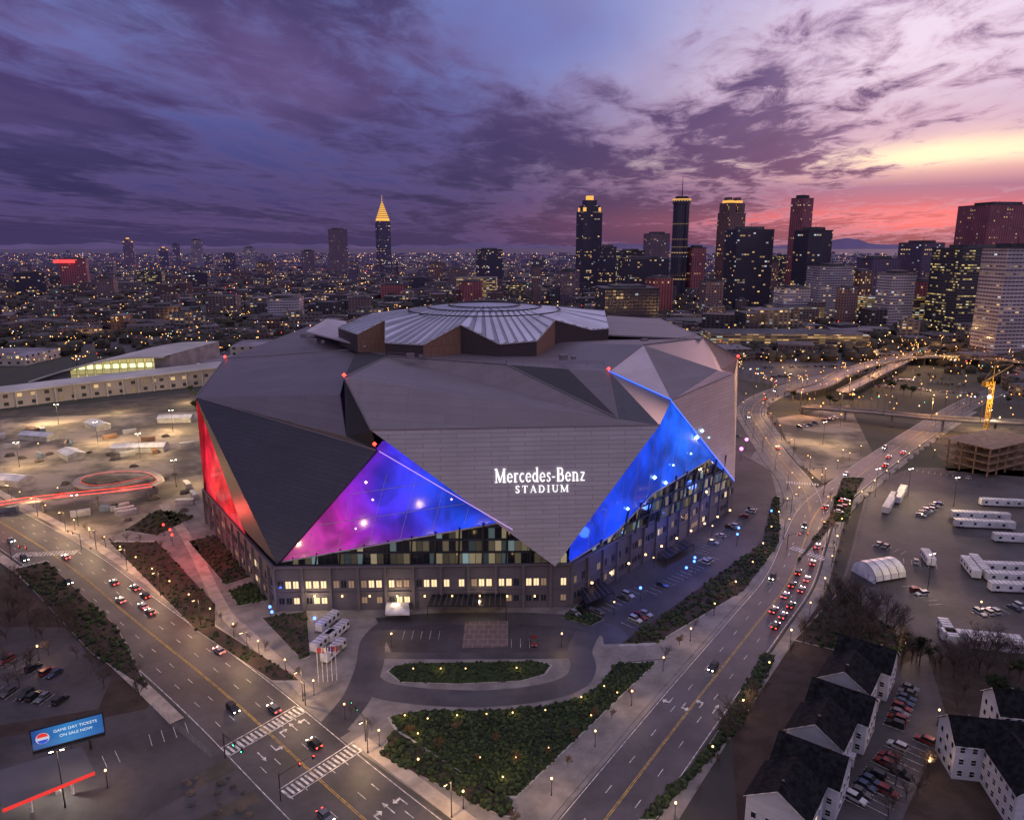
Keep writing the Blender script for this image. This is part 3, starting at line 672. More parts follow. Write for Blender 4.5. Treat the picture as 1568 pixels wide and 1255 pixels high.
for a,b,f in(((1310,1225),(1385,1130),.85),((1345,1235),(1420,1130),.4),((1370,1110),(1395,1050),.8),((0,1010),(90,1035),.6),((0,1060),(100,1075),.5),
 ((915,938),(985,900),.3),((1075,845),(1160,775),.25),((1000,905),(1100,850),.15),((965,955),(1000,935),.7),((625,972),(690,972),.1),((790,985),(830,985),.4),((150,1170),(200,1150),.1),((240,1130),(300,1110),.1),
 ((1180,578),(1215,575),.8),((1090,690),(1130,668),.4),((1225,655),(1280,640),.6),((1350,580),(1480,590),.8),((1340,592),(1500,604),.8),((1390,860),(1450,870),.4),((1400,720),(1500,735),.2),((880,940),(905,930),.8),((1285,785),(1300,760),.3),
 ((1395,900),(1440,930),.5),((1345,835),(1395,850),.35),((1500,940),(1568,930),.5),((1410,790),(1440,770),.6),((70,1180),(140,1150),.15)):
    carrow(P(*a),P(*b),f)
for r in range(7):
    carrow(P(190+r*6,512+r*5),P(430+r*4,508+r*5.0),.35,sp=3.2)
for r in range(4): carrow(P(1140,528+r*12),P(1310-r*10,528+r*11),.5,sp=3)
def drive(road,o,dist,rev):
    r=resamp(offs(road,o),1.0)
    if dist<len(r): p,d=r[dist];inst('car',rs.choice(CD),(p.x,p.y,.06),math.atan2(d.y,d.x)+(math.pi if rev else 0))
for o,dd in((5.5,75),(5.5,132),(5.5,230),(5.5,236),(9,243),(2,246),(9,252),(5.5,262),(2,300),(5.5,152),(9,190)): drive(RA,o,dd,False)
for o,dd in((-5.5,110),(-5.5,275),(-9,310),(-5.5,335),(-2,160)): drive(RA,o,dd,True)
for o,dd in((5.6,205),(5.6,213),(5.6,222),(1.9,228),(5.6,236),(5.6,246),(1.9,250),(5.6,262),(5.6,280),(1.9,330),(5.6,345),(5.6,420),(1.9,440),(5.6,455),(1.9,215),(1.9,238)): drive(RB,o,dd,False)
for o,dd in((-5.6,240),(-1.9,300),(-5.6,390),(-5.6,460),(-1.9,170)): drive(RB,o,dd,True)
for o,dd in((3,150),(-3,230),(3,300),(-3,340),(3,420)): drive(RC,o,dd,o<0)
def trailer(name,p,ang,L=14,w=3,h=3.6):
    mb=MB();mb.box(0,0,.7,L,w,h-.7,0,0,1)
    for k in range(int(L/1.6)): mb.box(-L/2+1+k*1.6,0,h+.003,.12,w,.08,0,2)
    for k in range(4):
        for s in(-1,1): mb.box(-L/2+2+k*L/4.2,s*(w/2+.02),1.7,1.1,.06,1.0,0,3)
    for x in(-L/2+1.5,-L/2+2.8,L/2-2): 
        for s in(-1,1): mb.tube((x,s*w*.3,.45),(x,s*w*.5,.45),.45,.45,10,4,True)
    mb.build(name,[WH,WH,POLE,WD,TYR],None,(p.x,p.y,.02),ang)
for u,v in((505,955),(520,970),(498,985),(514,1000)): trailer('trailer',P(u-3,v+3),math.radians(70),10,2.6,3.2)
for u,v,a,L in((1500,795,-8,24),(1506,808,-8,24),(1485,875,75,14),(1498,872,75,14),(1545,875,-5,18),(1548,890,-5,18),(1555,906,-5,18),(1450,975,75,12),(1362,775,55,26),(1378,762,55,22),(1500,985,-12,22),(1545,998,-12,22),(1535,775,-8,20),(1560,830,-8,20),(1420,860,75,10)):
    trailer('office_trailer',P(u,v),math.radians(a),L)
q=P(1345,880)
mb=MB()
for k in range(9):
    a=k*math.pi/8;b=(k+1)*math.pi/8
    if k<8: mb.face([(-7,-6*math.cos(a),5*math.sin(a)+1),(7,-6*math.cos(a),5*math.sin(a)+1),(7,-6*math.cos(b),5*math.sin(b)+1),(-7,-6*math.cos(b),5*math.sin(b)+1)],0)
for x in(-7,7): mb.face([(x,-6*math.cos(k*math.pi/8),5*math.sin(k*math.pi/8)+1) for k in range(9)]+[(x,6,0),(x,-6,0)],0)
for x in(-7,-3.5,0,3.5,7):
    for k in range(8): a=k*math.pi/8;b=(k+1)*math.pi/8;mb.tube((x,-6.05*math.cos(a),5.05*math.sin(a)+1),(x,-6.05*math.cos(b),5.05*math.sin(b)+1),.1,.1,4,1)
mb.build('fabric_storage_tent',[WH,POLE],None,(q.x,q.y,0),.3)
def fence(px):
    r=resamp(PP(px),3);mb=MB()
    for (p,d),(q,_) in zip(r,r[1:]):
        mb.tube(p,p+V((0,0,1.9)),.05,.05,4)
        for zz in(.3,1.0,1.8): mb.tube(p+V((0,0,zz)),q+V((0,0,zz)),.03,.03,3)
    mb.build('chain_link_fence',[CONC2])
fence([(1225,960),(1295,885),(1335,745),(1400,718)]);fence([(1295,885),(1400,985),(1568,1008)]);fence([(235,1085),(330,1165)]);fence([(305,640),(315,760)])
def signal(u,v,rot,col):
    p=P(u,v);mb=MB();mb.tube((0,0,0),(0,0,6.8),.16,.12,7,0);mb.tube((0,0,6.4),(9,0,6.9),.12,.07,6,0)
    for x in(5,8.5):
        mb.box(x,0,5.7,.4,.35,1.1,0,1)
        for j in range(3): mb.tube((x,-.18,6.62-j*.33),(x,-.26,6.62-j*.33),.13,.13,8,2 if j==(0 if col else 2) else 1,True)
    mb.build('traffic_signal',[POLE,DARKM,em('signal_red',(1,.05,.03),12) if col else em('signal_green',(.05,1,.4),10)],None,(p.x,p.y,.1),rot)
for a in((345,1160,-.7,0),(468,1080,2.4,1),(430,1225,.8,1),(560,1135,2.2,0),(125,842,2.6,1),(18,858,-.3,1),(1205,842,.2,1),(1275,862,3.3,1),(1258,735,3.2,0)): signal(*a)
# ---------------------------------------------------------------- lamps
def lamp_mesh(name,h,em_,arm=1.6,dbl=False):
    mb=MB();mb.tube((0,0,0),(0,0,h),.14,.08,7,0);mb.tube((0,0,0),(0,0,.6),.25,.2,8,0)
    for s in((1,-1) if dbl else(1,)):
        mb.tube((0,0,h),(s*arm,0,h+.35),.07,.05,5,0);mb.box(s*arm,0,h+.3,1.0,.4,.16,0,0);mb.box(s*arm,0,h+.08,.75,.34,.2,0,1);
    return mb.mesh(name,[POLE,em_])
def globe_mesh(name,h,em_,r=.27):
    mb=MB();mb.tube((0,0,0),(0,0,h),.1,.07,7,0);mb.tube((0,0,0),(0,0,.5),.2,.14,8,0)
    for k in range(5):
        a0,a1=-math.pi/2+k*math.pi/5,-math.pi/2+(k+1)*math.pi/5
        mb.tube((0,0,h+r+r*math.sin(a0)),(0,0,h+r+r*math.sin(a1)),max(.01,r*math.cos(a0)),max(.01,r*math.cos(a1)),8,1)
    return mb.mesh(name,[POLE,em_])
LM=lamp_mesh('street_lamp',9,LWARM);LO=lamp_mesh('street_lamp_orange',10,LOR);GLB=globe_mesh('post_lamp',4.2,LWARM);GB=globe_mesh('blue_post_lamp',4.5,LBLUE,.5);GR=globe_mesh('red_post_lamp',4.5,LRED,.5);FL=lamp_mesh('floodlight_mast',14,LWHITE,1,True);BOL=globe_mesh('garden_lamp',.9,LWARM,.2);GP=globe_mesh('pink_post_lamp',6,LPINK,1.0)
nl=[0]
def lamp(me,name,p,rot=0,pw=0,col=(1,.62,.3),h=9.2,sc=1):
    o=inst(name,me,(p[0],p[1],0),rot,sc)
    if pw:
        l=light('lamp_bulb','POINT',(1.6 if h>6 else 0,0,h-.4 if h>6 else h+.9),pw,col,shadow_soft_size=.35);l.parent=o;nl[0]+=1
for rd,o,st,me,pw in((RA,13,30,LM,1),(RB,-13.2,20,GLB,1),(RB,12.2,22,GLB,1),(RA,16.5,15,GLB,0),(RC,-8,34,LM,0),(RC,8.5,34,LO,0)):
    for k,(p,dd) in enumerate(resamp(offs(rd,o),st)):
        if p.y>560 and rd is not RC: continue
        if me is GLB and (p.y<100 or p.y>420): continue
        a=math.atan2(dd.y,dd.x)+math.pi/2*(1 if o>0 else -1)
        hh=9.2 if me is not GLB else 4.2
        on=(pw and p.y<360 and p.y>105 and (me is not GLB or k%2)) or (rd is RC and me is LO and k%2 and p.y<640)
        lamp(me,'street_lamp' if me is not GLB else 'post_lamp',p,a,(5500 if hh>6 else 950) if on else 0,(1,.58,.24) if me is LO else (1,.65,.34),h=hh)
for k,(u,v) in enumerate(((633,1028),(675,1028),(713,1028),(791,1027),(655,1105),(700,1100),(745,1098),(785,1096),(835,1092),(890,1072),(925,1055),(620,1100),(735,1165),(790,1165),(840,1150),(640,1128),(905,1100),(770,1195),(945,1065))):
    p=P(u,v);lamp(BOL,'garden_lamp',p,0,160 if k%2 else 0,(1,.65,.25),h=.9)
for u,v in((415,950),(418,958),(483,968),(1063,872),(1128,835),(1180,798),(980,920),(1062,878),(1050,888),(1130,825),(985,745)): 
    p=P(u,v);lamp(GB,'blue_post_lamp',p,0,900 if u%2 else 0,(.1,.2,1),h=4.5)
for u,v in((252,820),(265,836),(262,828)): lamp(GR,'red_post_lamp',P(u,v),0,2500 if u==262 else 0,(1,.05,.03),h=4.5)
for u,v,pw in((1142,690,16000),(1134,705,8000)): lamp(GP,'pink_post_lamp',P(u,v),0,pw,(1,.15,.7),h=6)
for u,v,pw in((265,660,40000),(150,680,26000),(30,715,20000),(215,700,20000),(90,650,24000),(1512,660,28000),(100,1235,1800),(1390,760,12000),(1460,775,10000),(1340,760,8000),(1420,905,6000),(270,745,14000),(120,805,8000),(1260,680,16000)):
    lamp(FL,'floodlight_mast',P(u,v),.4,pw,(1,.72,.38),h=14.2)
rs=random.Random(9)
for u,v in((1435,1110),(1385,1005),(1330,1130),(1240,1190),(1180,1240),(1420,1190),(1545,1040),(1500,940),(60,1010),(110,1150),(165,1205),(600,990),(940,940),(860,990),(1000,870),(1090,820),(90,760),(60,690),(1290,700),(1430,700)):
    lamp(GLB,'post_lamp',P(u,v),0,900 if rs.random()<.6 else 0,h=4.2)
mb=MB()
for k in range(9):
    x=-66+k*9.2;mb.box(x,225.0,5.2,.5,.3,.6,.03,0);
    if k%3==0: light('sconce_light','POINT',(x,222.0,5.4),1300,(1,.72,.42),shadow_soft_size=.3).parent=ST0
for k in range(10):
    p=gb(10+k*11,5.2,2.6);mb.box(p[0],p[1],p[2],.6,.6,.6,.8,0)
mb.build('wall_sconces',[LWARM],ST0)
for s,pw in((20,3500),(60,7000),(95,7000)): l=light('blue_wash','POINT',gb(s,18,9),pw,(.05,.15,1),shadow_soft_size=2);l.parent=ST0
l=light('red_wash','POINT',(-122,262,18),14000,(1,.08,.06),shadow_soft_size=2);l.parent=ST0
# ---------------------------------------------------------------- trees
def tree_mesh(name,seed,h,leaf=0,mats=None):
    r=random.Random(seed);mb=MB()
    def br(p,d,L,rad,lev):
        k1=(d+V((r.uniform(-.15,.15),r.uniform(-.15,.15),.1))).normalized();mid=p+d*L*.5;q=mid+k1*L*.5
        mb.tube(p,mid,rad,rad*.8,6 if lev<2 else 3,0);mb.tube(mid,q,rad*.8,rad*.55,6 if lev<2 else 3,0)
        if leaf and lev>=3:
            for _ in range(leaf):
                c=q+V((r.gauss(0,.35),r.gauss(0,.35),r.gauss(0,.3)))*h*.06;s=r.uniform(.12,.3)*h*.06
                a=V((r.gauss(0,1),r.gauss(0,1),r.gauss(0,1))).normalized();b=a.orthogonal().normalized();mb.face([c-a*s,c-b*s,c+a*s,c+b*s],1 if r.random()<.6 else 2)
        if lev>=4:return
        for _ in range(4 if lev else 6):
            t=r.uniform(.45,1);an=r.uniform(0,6.28);sp=r.uniform(.5,.95)
            nd=(d+V((math.cos(an)*sp,math.sin(an)*sp,r.uniform(0,.3)))).normalized()
            br(p+d*L*t,nd,L*r.uniform(.55,.75),rad*.5,lev+1)
    br(V((0,0,0)),V((0,0,1)),h*.36,h*.02,0)
    return mb.mesh(name,mats or [BARK])
TB=[tree_mesh('bare_tree_%d'%k,k+1,9) for k in range(4)];TS=[tree_mesh('young_tree_%d'%k,k+21,6,2,[BARK,pm('dry_leaf',(.16,.09,.03),.9),pm('dry_leaf2',(.09,.05,.025),.9)]) for k in range(2)]
TE=[tree_mesh('leafy_tree_%d'%k,k+31,10,9,[BARK,SHRUB,SHRUB2]) for k in range(2)]
rs=random.Random(14)
def trees(px,n,ms,name,sc=(.7,1.3)):
    for x,y in scatter([(p.x,p.y) for p in PP(px)],n,rs): inst(name,rs.choice(ms),(x,y,0),rs.random()*6.28,rs.uniform(*sc))
trees([(1215,985),(1290,900),(1400,990),(1568,1010),(1568,1060),(1340,1020)],60,TB,'bare_tree',(1.0,1.9))
trees([(1100,1130),(1180,1010),(1200,1010),(1120,1150)],6,TB,'bare_tree',(.9,1.5))
trees([(1395,1010),(1568,1020),(1568,1090),(1440,1090)],14,TB+TE,'tree',(.7,1.2))
trees([(1380,1130),(1430,1130),(1420,1258),(1350,1258)],8,TB,'bare_tree',(.7,1.1))
trees([(0,885),(60,885),(225,1060),(215,1080),(140,1050),(0,960)],40,TB,'bare_tree',(.7,1.3))
trees([(0,960),(90,1000),(60,1080),(0,1090)],8,TB,'bare_tree',(.7,1.1))
for u,v in((630,1128),(672,1150),(733,1170),(790,1170),(842,1160),(880,1132),(910,1100),(760,1140),(700,1120)): p=P(u,v);inst('young_tree',rs.choice(TS),(p.x,p.y,.1),rs.random()*6,rs.uniform(.6,.8))
for rd,o,st,mx in((RA,18.5,9,330),(RB,-15,11,330),(RB,14,12,450),(RC,11,16,700)):
    for p,dd in resamp(offs(rd,o),st):
        if 112<p.y<mx and rs.random()<.75: inst('street_tree',rs.choice(TB+TS),(p.x,p.y,.1),rs.random()*6,rs.uniform(.45,.75))
trees([(190,825),(240,830),(330,930),(300,960)],16,TS+TB,'young_tree',(.5,.8))
trees([(1200,600),(1330,560),(1568,600),(1568,630),(1330,620),(1215,640)],40,TB+TE,'tree',(.7,1.2))
trees([(290,605),(335,600),(300,630)],10,TE,'tree',(.7,1.1))
trees([(0,520),(180,500),(480,480),(480,500),(170,520),(0,540)],50,TB+TE,'tree',(.8,1.4))
trees([(1050,460),(1560,480),(1560,560),(1340,530),(1330,500),(1100,500)],70,TB+TE,'tree',(.8,1.4))
# ---------------------------------------------------------------- townhouses
def house(name,cx,cy,rot,w,d,h,rh,z0=0):
    e=empty(name);e.location=(cx,cy,z0);e.rotation_euler=(0,0,rot);mb=MB();mb.box(0,0,0,w,d,h,0,0)
    for s in(-1,1): q=[(s*w/2,-d/2,h),(s*w/2,d/2,h),(s*w/2,0,h+rh)];mb.face(q if s>0 else q[::-1],0)
    mb.build('walls',[SIDING],e)
    mb=MB();ov=.5;th=.25
    for s in(-1,1):
        a=(-w/2-ov,s*(d/2+ov),h-ov*rh/(d/2));b=(w/2+ov,s*(d/2+ov),h-ov*rh/(d/2));c=(w/2+ov,0,h+rh);f=(-w/2-ov,0,h+rh)
        q=[V(k)+V((0,0,.05)) for k in(a,b,c,f)];u=[k+V((0,0,th)) for k in q]
        mb.face(u if s<0 else u[::-1],0);mb.face(q,0)
        for i in range(4): mb.face([q[i],q[(i+1)%4],u[(i+1)%4],u[i]],1)
    mb.build('roof',[ROOFD,WHITE],e)
    mb=MB()
    for fl in range(int(h//3)):
        zz=fl*3+1
        for s in(-1,1):
            for k in range(int(w//2.6)):
                x=-w/2+1.5+k*2.6;lit=rs.random()<.06
                mb.box(x,s*(d/2+.03),zz,.95,.08,1.4,0,2 if lit else 1);mb.box(x,s*(d/2+.05),zz-.12,1.2,.16,.12,0,0);mb.box(x,s*(d/2+.05),zz+1.4,1.2,.16,.12,0,0);mb.box(x,s*(d/2+.07),zz+.66,.95,.1,.07,0,0)
            for k in range(int(d//3)):
                y=-d/2+1.7+k*3;mb.box(s*(w/2+.03),y,zz,.08,.95,1.4,0,1);mb.box(s*(w/2+.05),y,zz-.12,.16,1.2,.12,0,0);mb.box(s*(w/2+.05),y,zz+1.4,.16,1.2,.12,0,0)
    mb.build('windows',[WHITE,WD,WL],e)
    mb=MB();mb.box(w*.2,-d/2-.7,0,2.2,1.4,2.6,0,0);mb.box(w*.2,-d/2-1.42,0.05,1,.08,2.1,0,1);mb.box(-w*.25,0,h+rh*.5,.6,.6,rh*.65,0,1);mb.build('porch_and_chimney',[SIDING,DARKM],e)
pa,pb=P(1160,1275),P(1285,1048);dirR=(pb-pa).normalized();ang=math.atan2(dirR.y,dirR.x)
for k in range(6):
    p=pa.lerp(pb,k/5)
    if k%2==0: house('town_house',p.x+6,p.y+2,ang,12.2,12.4,8.6,4)
    else: house('town_house',p.x+6+dirR.y*1.5,p.y+2-dirR.x*1.5,ang+math.pi/2,14,11.6,8.2,4.2)
for u,v,a in((1500,1175,-10),(1560,1235,80),(1565,1130,-10)): p=P(u,v);house('apartment_house',p.x,p.y,math.radians(a),16,10,9,4)
# ---------------------------------------------------------------- billboard, station, bridge
p=P(110,1155);e=empty('billboard');e.location=(p.x,p.y,0);e.rotation_euler=(0,0,math.radians(28))
m,t,b=newmat('led_screen',True);uv=t.n('ShaderNodeTexCoord').outputs['Object'];X=t.sep(uv)
c=t.ramp(t.mr(X[0],-7,7,0,1,False),[(0,(.01,.06,.25)),(.5,(.02,.2,.5)),(1,(.01,.1,.35))]);t.put(b.inputs['Emission Color'],c);b.inputs['Emission Strength'].default_value=1.0
b.inputs['Base Color'].default_value=(.01,.01,.015,1);b.inputs['Roughness'].default_value=.6
mb=MB();mb.face([(-7.3,-.36,4),(7.3,-.36,4),(7.3,-.36,9),(-7.3,-.36,9)]);mb.build('screen',[m],e)
mb=MB();mb.box(0,0,3.7,15.2,.6,5.6);[mb.tube((x,.2,0),(x,.2,4),.3,.3,8) for x in(-4,4)];mb.box(0,-.6,3.4,15,1.2,.15);mb.build('frame',[DARKM],e)
CW=em('caption_white',(.8,.9,1),.8)
for txt,z,sz in(('GAME DAY TICKETS',7.3,1.0),('ON SALE NOW',5.8,1.0)):
    cu=bpy.data.curves.new('caption','FONT');cu.body=txt;cu.size=sz;cu.align_x='CENTER';cu.extrude=.01;ob=bpy.data.objects.new('caption',cu);S.collection.objects.link(ob);ob.parent=e;ob.location=(1.6,-.4,z);ob.rotation_euler=(math.pi/2,0,0);cu.materials.append(CW)
mb=MB();mb.tube((-5.2,-.38,6.6),(-5.2,-.42,6.6),1.4,1.4,20,0,True)
mb.face([(-6.4,-.44,6.9),(-4.0,-.44,6.9),(-4.35,-.44,7.7),(-5.2,-.44,8.0),(-6.05,-.44,7.7)],1);mb.face([(-6.35,-.44,6.2),(-6.0,-.44,5.5),(-5.2,-.44,5.2),(-4.4,-.44,5.5),(-4.05,-.44,6.2)],2)
mb.build('logo_disc',[em('logo',(.6,.6,.7),.8),em('logo_red',(.8,.04,.04),.8),em('logo_blue',(.02,.08,.6),.8)],e)
q=PP([(0,1215),(130,1175),(150,1215),(10,1275)]);e=empty('gas_station');mb=MB();pl=[(k.x,k.y) for k in q];mb.prism(pl,5,5.9,1,0);mb.build('canopy',[ROOFG,em('fascia_red',(1,.05,.04),.8)],e)
mb=MB();[mb.tube((a.x,a.y,0),(a.x,a.y,5),.3,.3,8) for a in(q[0].lerp(q[2],.25),q[0].lerp(q[2],.75),q[1].lerp(q[3],.3),q[1].lerp(q[3],.7))]
for a in(q[0].lerp(q[2],.4),q[0].lerp(q[2],.6)): mb.box(a.x,a.y,0,1,.6,1.8,.3)
mb.build('pumps_and_columns',[WHITE],e)
for f in(.3,.7): a=q[0].lerp(q[2],f);l=light('canopy_light','POINT',(a.x,a.y,4.6),2000,(1,.9,.75));l.parent=e
e=empty('pedestrian_bridge');mb=MB();lr=MB()
br=smooth([P(-120,800,7),P(0,772,7),P(90,760,7),P(170,752,6.6),P(232,744,6)],8)
br2=smooth([P(232,744,6),P(246,734,5.4),P(225,722,4.8),P(170,722,4),P(128,730,3.4),P(118,740,3),P(150,746,2),P(215,735,.9),P(240,728,.3)],8)
ribbon(mb,br,5,0,0,0,.9);ribbon(mb,br2,3.4,0,0.02,2,.9)
for r0,w in((br,2.5),(br2,1.7)):
    for o in(-w,w):
        r=offs(r0,o)
        for a,b in zip(r,r[1:]):
            if r0 is br or o<0: lr.tube(a+V((0,0,.5)),b+V((0,0,.5)),.12,.12,4,0 if r0 is br else 1)
            mb.tube(a+V((0,0,1.3)),b+V((0,0,1.3)),.06,.06,4,1)
for pt,_ in resamp(br,22): mb.tube((pt.x,pt.y,0),(pt.x,pt.y,pt.z-.8),.5,.6,8,0)
mb.build('deck',[CONC,POLE,PATH],e);lr.build('light_rails',[em('rail_red',(1,.05,.03),3),em('rail_red_dim',(1,.1,.05),1.0)],e)
for pt,_ in resamp(br,26): l=light('rail_glow','POINT',(pt.x,pt.y,pt.z+2.5),2200,(1,.1,.06),shadow_soft_size=1);l.parent=e
# ---------------------------------------------------------------- exhibition hall (left)
e=empty('exhibition_hall')
GL=winmat('hall_glass',(.25,.24,.2),(.5,.45,.2),5,4.3,1.0,1.9,(1,.85,.32),(.95,1,.5),.92,.9,.2,far=False)
HW=winmat('hall_wall',(.42,.37,.32),(.05,.05,.05),9,6,.45,1.2,(1,.66,.3),(1,.8,.5),.35,.45,.1,far=False)
mb=MB()
pts=[P(-90,636),P(0,626),P(120,611),P(240,598),P(338,588)];hts=[11,12,12.5,13.5,15]
for k in range(4):
    a,b2=pts[k],pts[k+1];bk=V((12,45,0));h0,h1=hts[k],hts[k+1];z=lambda h:V((0,0,h))
    mb.face([a,b2,b2+z(h1),a+z(h0)],1);mb.face([a+z(h0),b2+z(h1),b2+bk+z(h1+1.5),a+bk+z(h0+1.5)],0)
    ov=V((-1,-3,0));mb.face([a+ov+z(h0-.6),b2+ov+z(h1-.6),b2+ov+z(h1+.5),a+ov+z(h0+.5)],0);mb.face([a+ov+z(h0+.5),b2+ov+z(h1+.5),b2+z(h1+.52),a+z(h0+.52)],0)
    n=int((b2-a).length/11)
    for j in range(n): p=a.lerp(b2,j/n)+V((-.8,-2.4,0));mb.tube(p,p+z(h0-.6),.6,.6,8,0)
b2=pts[-1];mb.face([b2,b2+V((12,45,0)),b2+V((12,45,15)),b2+V((0,0,15))],1)
mb.build('colonnade_wing',[HALLR,HW],e)
mb=MB();a=V((XAT(62,590,630),625,0));b2=V((XAT(262,560,655),655,0));N=16
def hz(f): return 6+17.5*math.sin(math.pi*.5*min(1,f*1.25))-2*max(0,f-.7)
for k in range(N):
    f0,f1=k/N,(k+1)/N;p0,p1=a.lerp(b2,f0),a.lerp(b2,f1);h0,h1=hz(f0),hz(f1);bk=V((15,75,0))
    mb.face([p0,p1,p1+V((0,0,h1-1.6)),p0+V((0,0,h0-1.6))],1 if .22<f0<.86 else 2)
    o2=V((-2,-7,0))
    mb.face([p0+o2+V((0,0,h0)),p1+o2+V((0,0,h1)),p1+bk+V((0,0,h1+3)),p0+bk+V((0,0,h0+3))],0)
    mb.face([p0+o2+V((0,0,h0-1.4)),p1+o2+V((0,0,h1-1.4)),p1+o2+V((0,0,h1)),p0+o2+V((0,0,h0))],0)
    mb.face([p0+V((0,0,h0-1.6)),p1+V((0,0,h1-1.6)),p1+o2+V((0,0,h1-1.4)),p0+o2+V((0,0,h0-1.4))],0)
mb.face([b2,b2+V((15,75,0)),b2+V((15,75,hz(1)+3)),b2+V((0,0,hz(1)))],2)
mb.build('curved_hall',[HALLR,GL,CONC2],e)
def pxbox(mb,u0,u1,vb,vt,dep,mw,mr,zb=0,rot=0):
    p=P((u0+u1)/2,vb);w=(u1-u0)/1120*p.y/1.0;h=TOPZ(vt,p.y);mb.box(p.x,p.y+dep/2,zb,w,dep,h-zb,rot,mw,mr)
mb=MB();pxbox(mb,350,470,545,530,60,1,0,rot=.1);pxbox(mb,250,345,572,556,50,1,0,rot=.1);pxbox(mb,-60,40,560,545,60,1,0);mb.build('hall_outbuildings',[ROOFL,HW],e)
for pt in (P(60,650),P(180,632),P(290,616)): l=light('forecourt_light','POINT',(pt.x,pt.y,9),16000,(1,.74,.42),shadow_soft_size=1);l.parent=e
rs=random.Random(31);CN=[pm('container_%d'%k,c,.6) for k,c in enumerate(((.3,.3,.32),(.12,.16,.2),(.25,.14,.08),(.36,.35,.33)))]
for k in range(40):
    u,v=rs.uniform(0,300),rs.uniform(655,790)
    if abs(v-745)<34 and u<260:continue
    p=P(u,v);mb=MB();mb.box(0,0,.1,8,2.5,2.6,0,0)
    for j in range(9): mb.box(-3.6+j*.9,0,.15,.15,2.6,2.5,0,0)
    mb.build('shipping_container',[CN[k%4]],None,(p.x,p.y,0),rs.choice((.6,2.1,.2))+rs.uniform(-.1,.1))
for u,v,w in((215,690,30),(60,672,22),(270,645,22),(20,740,18),(150,655,20),(110,700,16)):
    p=P(u,v);mb=MB();mb.box(0,0,0,w,9,3.4,0,1);
    for s in(-1,1): mb.face([(-w/2-.4,s*5,3.3),(w/2+.4,s*5,3.3),(w/2+.4,0,5),(-w/2-.4,0,5)],0)
    for s in(-1,1): mb.face([(s*w/2,-4.5,3.4),(s*w/2,4.5,3.4),(s*w/2,0,4.9)],1)
    mb.build('site_shed',[WH,CN[3]],None,(p.x,p.y,0),rs.uniform(-.9,.5))
mb=MB()
for _ in range(26):
    p=P(rs.uniform(0,300),rs.uniform(655,800));r=rs.uniform(1.2,3.5);mb.blob((p.x,p.y,0),r,0,.6,rs)
for _ in range(14):
    p=P(rs.uniform(285,380),rs.uniform(1190,1250));mb.blob((p.x,p.y,0),rs.uniform(.5,1.4),0,.6,rs)
mb.build('soil_heaps',[DIRT])
# ---------------------------------------------------------------- crane and unfinished structure
p=P(1508,668);mb=MB()
for a,b in(((-1,-1),(-1,1)),((-1,1),(1,1)),((1,1),(1,-1)),((1,-1),(-1,-1))):
    mb.tube((a[0],a[1],0),(a[0],a[1],36),.22,.2,4)
    for k in range(12): mb.tube((a[0],a[1],k*3),(b[0],b[1],k*3+3),.13,.13,3)
mb.tube((-12,0,37),(26,0,44),.5,.3,4);mb.tube((-12,0,38.5),(0,0,46),.12,.12,3);mb.tube((0,0,46),(26,0,44.3),.12,.12,3);mb.tube((0,0,36),(0,0,46),.3,.2,4);mb.box(-10,0,34,4,2.4,3)
mb.build('tower_crane',[pm('crane_yellow',(.5,.28,.03),.5)],None,(p.x,p.y,0),.6)
l=light('crane_light','POINT',(p.x-6,p.y-9,26),30000,(1,.68,.3),shadow_soft_size=1);l2=MB();l2.octa((p.x-4,p.y-5,27),1.4);l2.build('crane_floodlight',[LWHITE])
mb=MB();p=P(1530,735)
for fl in range(4):
    mb.box(0,0,fl*4+3.6,46,26,.4)
    for i in range(6):
        for j in range(4): mb.box(-21+i*8.4,-11+j*7.3,fl*4 if fl else 0,.7,.7,3.59)
mb.build('unfinished_parking_structure',[pm('raw_concrete',(.22,.14,.09),.9)],None,(p.x+10,p.y+25,0),.5)
# ---------------------------------------------------------------- elevated roads
def viaduct(pts,w,lampst=28,me=LO):
    e=empty('overpass');r=smooth(pts);mb=MB();ribbon(mb,r,w,0,0,0,.8)
    for o in(-w/2,w/2): ribbon(mb,r,.35,o,.85,1,.9)
    for pt,d in resamp(r,30):
        if pt.z>3: mb.tube((pt.x,pt.y,0),(pt.x,pt.y,pt.z-.8),.8,.8,8,1)
    for o in(-.3,.3): ribbon(mb,r,.2,o,.02,2)
    mb.build('deck',[ASPH,CONC2,YEL],e)
    for k,(pt,d) in enumerate(resamp(offs(r,w/2),lampst)): 
        o=inst('road_lamp',me,(pt.x,pt.y,pt.z),math.atan2(d.y,d.x)+math.pi/2,1.3,e)
        if (k%3==0 and pt.y<900 and pt.x>0) or (pt.x<0 and k%5==0): l=light('road_lamp_bulb','POINT',(pt.x-1,pt.y-1,pt.z+11),22000,(1,.48,.15),shadow_soft_size=.5);l.parent=e
viaduct([P(1215,600,6),P(1262,588,7),P(1300,568,8),P(1380,548,8),P(1480,548,8),P(1620,560,8)],14)
viaduct([P(1230,622,5),P(1330,630,8),P(1440,640,9),P(1620,650,9)],11)
viaduct([P(1290,600,6),P(1370,560,7),P(1440,530,7),P(1640,520,8)],10)
viaduct([P(-60,532,4),P(120,512,5),P(280,492,5),P(400,482,5),P(540,474,5)],16,30)
viaduct([P(1020,492,3),P(1120,490,4),P(1190,492,4)],12,22)
for u,v,pw in((1100,500,50000),(1170,505,50000),(1230,520,34000),(1330,545,30000),(1210,560,20000),(1450,560,30000),(1420,600,20000)):
    p=P(u,v);lamp(LO,'street_lamp',p,0,pw,(1,.58,.22),h=14)
